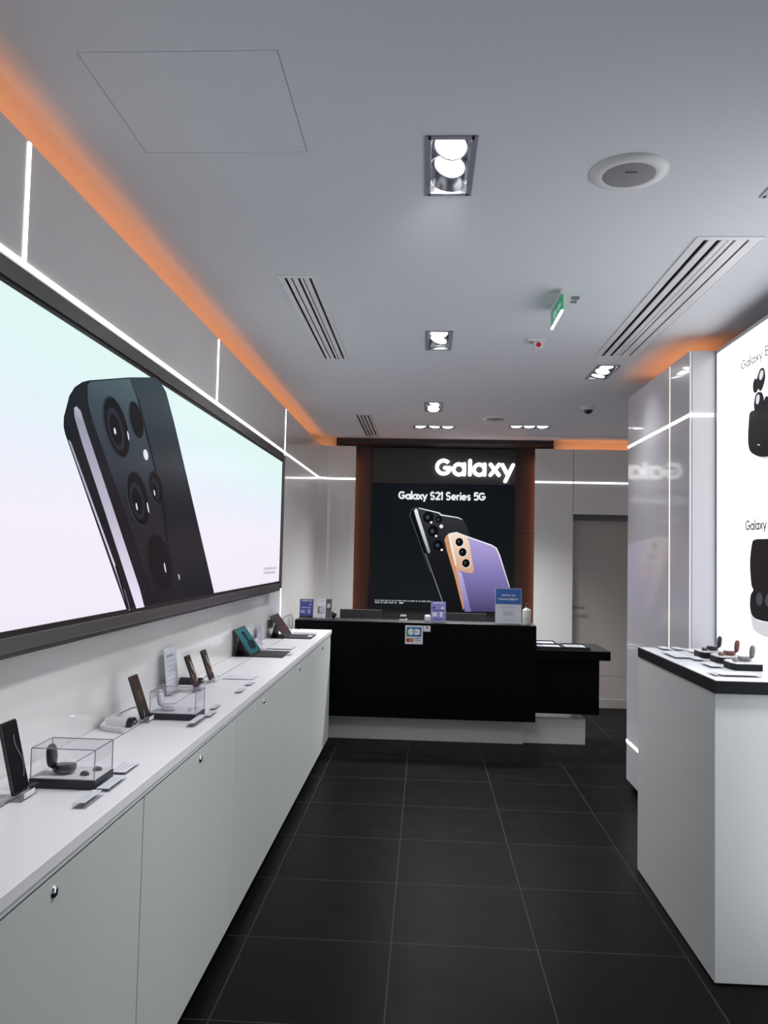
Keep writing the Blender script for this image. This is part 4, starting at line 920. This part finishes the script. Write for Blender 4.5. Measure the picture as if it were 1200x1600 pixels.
MB().box(0.001, 0.026, -0.014, 0.014, 0, 0.045).build('housing', BLKM, t, bevel=0.003); MB().box(0.026, 0.034, -0.006, 0.006, -0.006, 0.012).build('connector', GREYP, t)

# ------------------------------------------------------------------ ceiling fittings
t = thing('ceiling_hatch', 'square flush access hatch in the ceiling near the viewer', 'hatch', ((HATCH[0]+HATCH[1])/2, (HATCH[2]+HATCH[3])/2, ZC))
a, c = (HATCH[1]-HATCH[0])/2-0.0022, (HATCH[3]-HATCH[2])/2-0.0022
MB().box(-a, a, -c, c, 0, 0.012).build('panel', CEIL, t)
MB().box(-a-0.001, a+0.001, -c-0.001, c+0.001, 0.020, 0.03).build('backing', GAP, t)
def spot(x, y, a, c, turned, label, dirs, power=1.0):
    """recessed frame with three round swivel lamps"""
    L, Wd = (a, c) if turned else (c, a)
    t = thing('recessed_spotlight', label, 'ceiling light', (x, y, ZC), math.pi/2 if turned else 0, 'three-lamp recessed ceiling lights')
    hx, hy = Wd/2, L/2; D = 0.13
    mb = MB(); e = 0.004
    mb.box(-hx, -hx+e, -hy, hy, 0, D).box(hx-e, hx, -hy, hy, 0, D).box(-hx, hx, -hy, -hy+e, 0, D).box(-hx, hx, hy-e, hy, 0, D).box(-hx, hx, -hy, hy, D, D+e)
    mb.build('housing', LAMPB, t)
    mb = MB(); q = 0.010
    mb.box(-hx-q, -hx+q, -hy-q, hy+q, -0.004, 0).box(hx-q, hx+q, -hy-q, hy+q, -0.004, 0).box(-hx, hx, -hy-q, -hy+q, -0.004, 0).box(-hx, hx, hy-q, hy+q, -0.004, 0)
    mb.build('trim_frame', pm('spot trim grey', (0.36, 0.36, 0.42), 0.4, metal=0.3), t, bevel=0.001)
    R2 = Wd*0.385
    for k in range(3):
        cyy = -hy+L*(k+0.5)/3; d = Vector(dirs[k]).normalized(); c0 = Vector((0, cyy, 0.006))
        hd = MB().lathe([(R2*0.55, -0.07), (R2*0.9, -0.045), (R2, 0.0), (R2*0.93, 0.004), (R2*0.9, -0.004)], c0, axis=d).build('lamp_head', LAMPB, t)
        MB().cyl(c0-d*0.003, R2*0.9, 0.002, d).build('bulb', BULB, hd)
        MB().lathe([(R2*1.1, 0.0), (R2*1.14, 0.002), (R2*1.1, 0.004)], Vector((0, cyy, 0.012)), axis=(0, 0, 1)).build('gimbal_ring', CHROME, hd)
        lt = bpy.data.lights.new('spot_beam', 'SPOT'); lt.energy = SPOT_W*power; lt.spot_size = math.radians(108); lt.spot_blend = 1.0; lt.color = (0.97, 0.98, 1.0); lt.shadow_soft_size = 0.09
        lo = bpy.data.objects.new('spot_beam', lt); COL.objects.link(lo); lo.parent = t
        lo.location = c0+d*0.02; lo.rotation_euler = (-d).to_track_quat('Z', 'Y').to_euler()
    return t
dn = (0, 0, -1)
S = ['three-lamp recessed ceiling light nearest the viewer, above the aisle', 'three-lamp recessed ceiling light, second one down the middle of the ceiling', 'three-lamp recessed ceiling light, third and farthest one down the middle', 'three-lamp recessed ceiling light before the silver column, right of the alarm',
     'crosswise three-lamp ceiling light above the left side of the dark niche', 'crosswise three-lamp ceiling light above the right side of the dark niche', 'recessed ceiling light cut off by the right photo edge']
DIRS = [[(-0.25, 0.1, -1), (-0.3, -0.35, -1), (-0.1, -0.75, -0.75)][::-1], [(0, -0.3, -1), (-0.3, -0.2, -1), (0.2, 0.2, -1)], [(-0.3, -0.2, -1), (0.1, -0.1, -1), (0, -0.4, -1)], [(0.1, -0.2, -1), (-0.2, -0.2, -1), (-0.2, 0, -1)],
        [(-0.2, 0, -1), (-0.15, 0.1, -1), (-0.2, -0.1, -1)], [(-0.2, 0, -1), (-0.2, 0, -1), (-0.2, 0, -1)], [dn, dn, dn]]
DIRS[0] = [(-0.2, -0.45, -1), (-0.25, -0.35, -1), (-0.1, 0.75, -0.6)]
for sp, lab, dd, pw in zip(SPOTS, S, DIRS, (1.15, 1.0, 0.95, 0.3, 3.0, 2.2, 0.8)): spot(*sp, lab, dd, pw)

def vent(b_, label, nsl, widths):
    x0, x1, y0, y1 = b_; cx, cy = (x0+x1)/2, (y0+y1)/2; hx, hy = (x1-x0)/2, (y1-y0)/2
    t = thing('ceiling_vent', label, 'vent', (cx, cy, ZC), 0, 'slotted ceiling air vents')
    mb = MB(); e = 0.03
    mb.box(-hx, hx, -hy, -hy+e, -0.004, 0).box(-hx, hx, hy-e, hy, -0.004, 0).box(-hx, -hx+0.004, -hy+e, hy-e, -0.005, 0).box(hx-0.004, hx, -hy+e, hy-e, -0.005, 0)
    mb.build('frame', PAINT, t, bevel=0.001)
    MB().box(-hx+0.012, hx-0.012, -hy+0.012, hy-0.012, 0.06, 0.063).build('backing', KICK, t)
    ed = [0.0]+[v for sl in widths for v in sl]+[1.0]; wx = 2*hx
    for a_, b2 in zip(ed[0::2], ed[1::2]):
        xa, xb = max(-hx+a_*wx, -hx+0.001), min(-hx+b2*wx, hx-0.001)
        MB().box(xa, xb, -hy+e-0.001, hy-e+0.001, -0.0045 if a_ and b2 < 1 else -0.0035, 0.002).build('slat', PAINT, t, bevel=0.0007)
    return t
vent(VENTS[0], 'long slotted air vent in the ceiling above the left counter', 4, [(.15, .22), (.33, .37), (.50, .57), (.64, .67), (.80, .87)])
vent(VENTS[1], 'wide slotted air vent in the ceiling before the silver column on the right', 5, [(.14, .21), (.33, .40), (.49, .505), (.58, .615), (.78, .82)])
vent(VENTS[2], 'slotted air vent at the far left end of the ceiling', 4, [(.12, .22), (.34, .42), (.54, .62), (.76, .84)])
t = thing('slot_vent', 'thin dark slot vent across the far right end of the ceiling', 'vent', (1.42, 8.31, ZC))
MB().box(-0.65, 0.65, -0.015, 0.015, 0.05, 0.055).build('backing', KICK, t)
MB().box(-0.655, 0.655, -0.020, -0.014, -0.002, 0.0).box(-0.655, 0.655, 0.014, 0.020, -0.002, 0.0).build('edge', PAINT, t)
def speaker(x, y, label):
    t = thing('ceiling_speaker', label, 'speaker', (x, y, ZC), 0, 'round ceiling speakers')
    MB().lathe([(0.127, 0.0), (0.126, -0.004), (0.088, -0.012), (0.085, -0.011)]).build('rim', PAINT, t)
    MB().lathe([(0.086, -0.011), (0.06, -0.015), (0.03, -0.0165), (0, -0.017)]).build('grille', GRILLE, t)
    MB().box(-0.018, 0.018, -0.035, -0.029, -0.0185, -0.0155).build('badge', pm('badge dark', (0.12, 0.12, 0.13), 0.4), t)
speaker(0.640, 2.575, 'round ceiling speaker near the viewer, right of the first ceiling light')
speaker(0.620, 7.30, 'round ceiling speaker far down the room above the sign')
t = thing('dome_camera', 'small dark dome camera on the ceiling left of the silver column', 'security camera', (1.335, 6.66, ZC))
MB().lathe([(0.062, 0), (0.060, -0.018), (0.045, -0.030), (0.038, -0.032)]).build('base', PAINT, t)
MB().lathe([(0.038, -0.030), (0.036, -0.045), (0.026, -0.058), (0.012, -0.065), (0, -0.067)]).build('dome', BLKG, t)
t = thing('alarm_sounder', 'small white ceiling alarm with a round red lens', 'alarm', (0.62, 4.62, ZC))
MB().box(-0.05, 0.05, -0.04, 0.04, -0.014, 0).build('base', WPL, t, bevel=0.004)
MB().box(-0.014, 0.038, -0.030, 0.022, -0.055, -0.014).build('body', WPL, t, bevel=0.005)
MB().cyl((0.012, -0.030, -0.036), 0.014, 0.004, (0, -1, 0)).build('red_lens', pm('red lens', srgb(150, 20, 24), 0.3, emit=srgb(150, 20, 24), es=0.3), t)
MB().cyl((-0.030, -0.020, -0.014), 0.010, 0.008, (0, 0, -1)).build('knob', GREYP, t)
t = thing('exit_sign', 'small green lit exit sign hanging from the ceiling, seen nearly edge-on', 'exit sign', (0.62, 3.85, ZC))
GRN = pm('exit green', (0.02, 0.3, 0.14), 0.4, emit=(0.06, 0.42, 0.25), es=0.22); EXW = pm('exit white', (0.9, 0.95, 0.9), 0.4, emit=(0.8, 1, 0.9), es=1.3)
MB().box(-0.055, 0.055, -0.08, 0.10, -0.006, 0).build('ceiling_plate', PAINT, t, bevel=0.002)
MB().box(-0.009, 0.009, -0.14, 0.19, -0.026, -0.006).build('lamp_channel', PAINT, t, bevel=0.002)
MB().box(-0.005, 0.005, -0.13, 0.18, -0.100, -0.026).build('green_panel', GRN, t)
mb = MB(); mb.box(-0.006, 0.006, -0.132, 0.085, -0.108, -0.100).box(-0.006, 0.006, 0.11, 0.18, -0.108, -0.100); mb.build('lit_edge', EXW, t)
for sx in (-1, 1):
    mb = MB(); X_ = 0.0051*sx; D = (0.0008*sx, 0, 0)
    for shp in ([(0.06, -0.05), (0.09, -0.05), (0.09, -0.10), (0.06, -0.10)], [(-0.12, -0.07), (-0.06, -0.07), (-0.06, -0.055), (-0.03, -0.078), (-0.06, -0.10), (-0.06, -0.086), (-0.12, -0.086)]):
        mb.prism([Vector((X_, y, z*0.75-0.010)) for y, z in shp], D)
    for pts_ in (((0.03, -0.05), (0.02, -0.075), (0.0, -0.085), (-0.01, -0.105)), ((0.02, -0.075), (0.035, -0.09), (0.03, -0.108)), ((0.045, -0.07), (0.026, -0.06), (0.008, -0.07))):
        for p_, q_ in zip(pts_, pts_[1:]):
            d = (Vector(q_)-Vector(p_)).normalized(); n_ = Vector((-d.y, d.x))*0.004
            mb.prism([Vector((X_, v[0], v[1]*0.75-0.010)) for v in (Vector(p_)-n_, Vector(q_)-n_, Vector(q_)+n_, Vector(p_)+n_)], D)
    mb.build('pictogram', pm('exit pictogram', (0.6, 0.8, 0.7), 0.4, emit=(0.5, 0.9, 0.7), es=0.25), t)
MB().box(0.070, 0.10, -0.02, 0.01, -0.010, 0).box(0.072, 0.10, 0.05, 0.062, -0.008, 0).build('junction_box', GREYP, t)
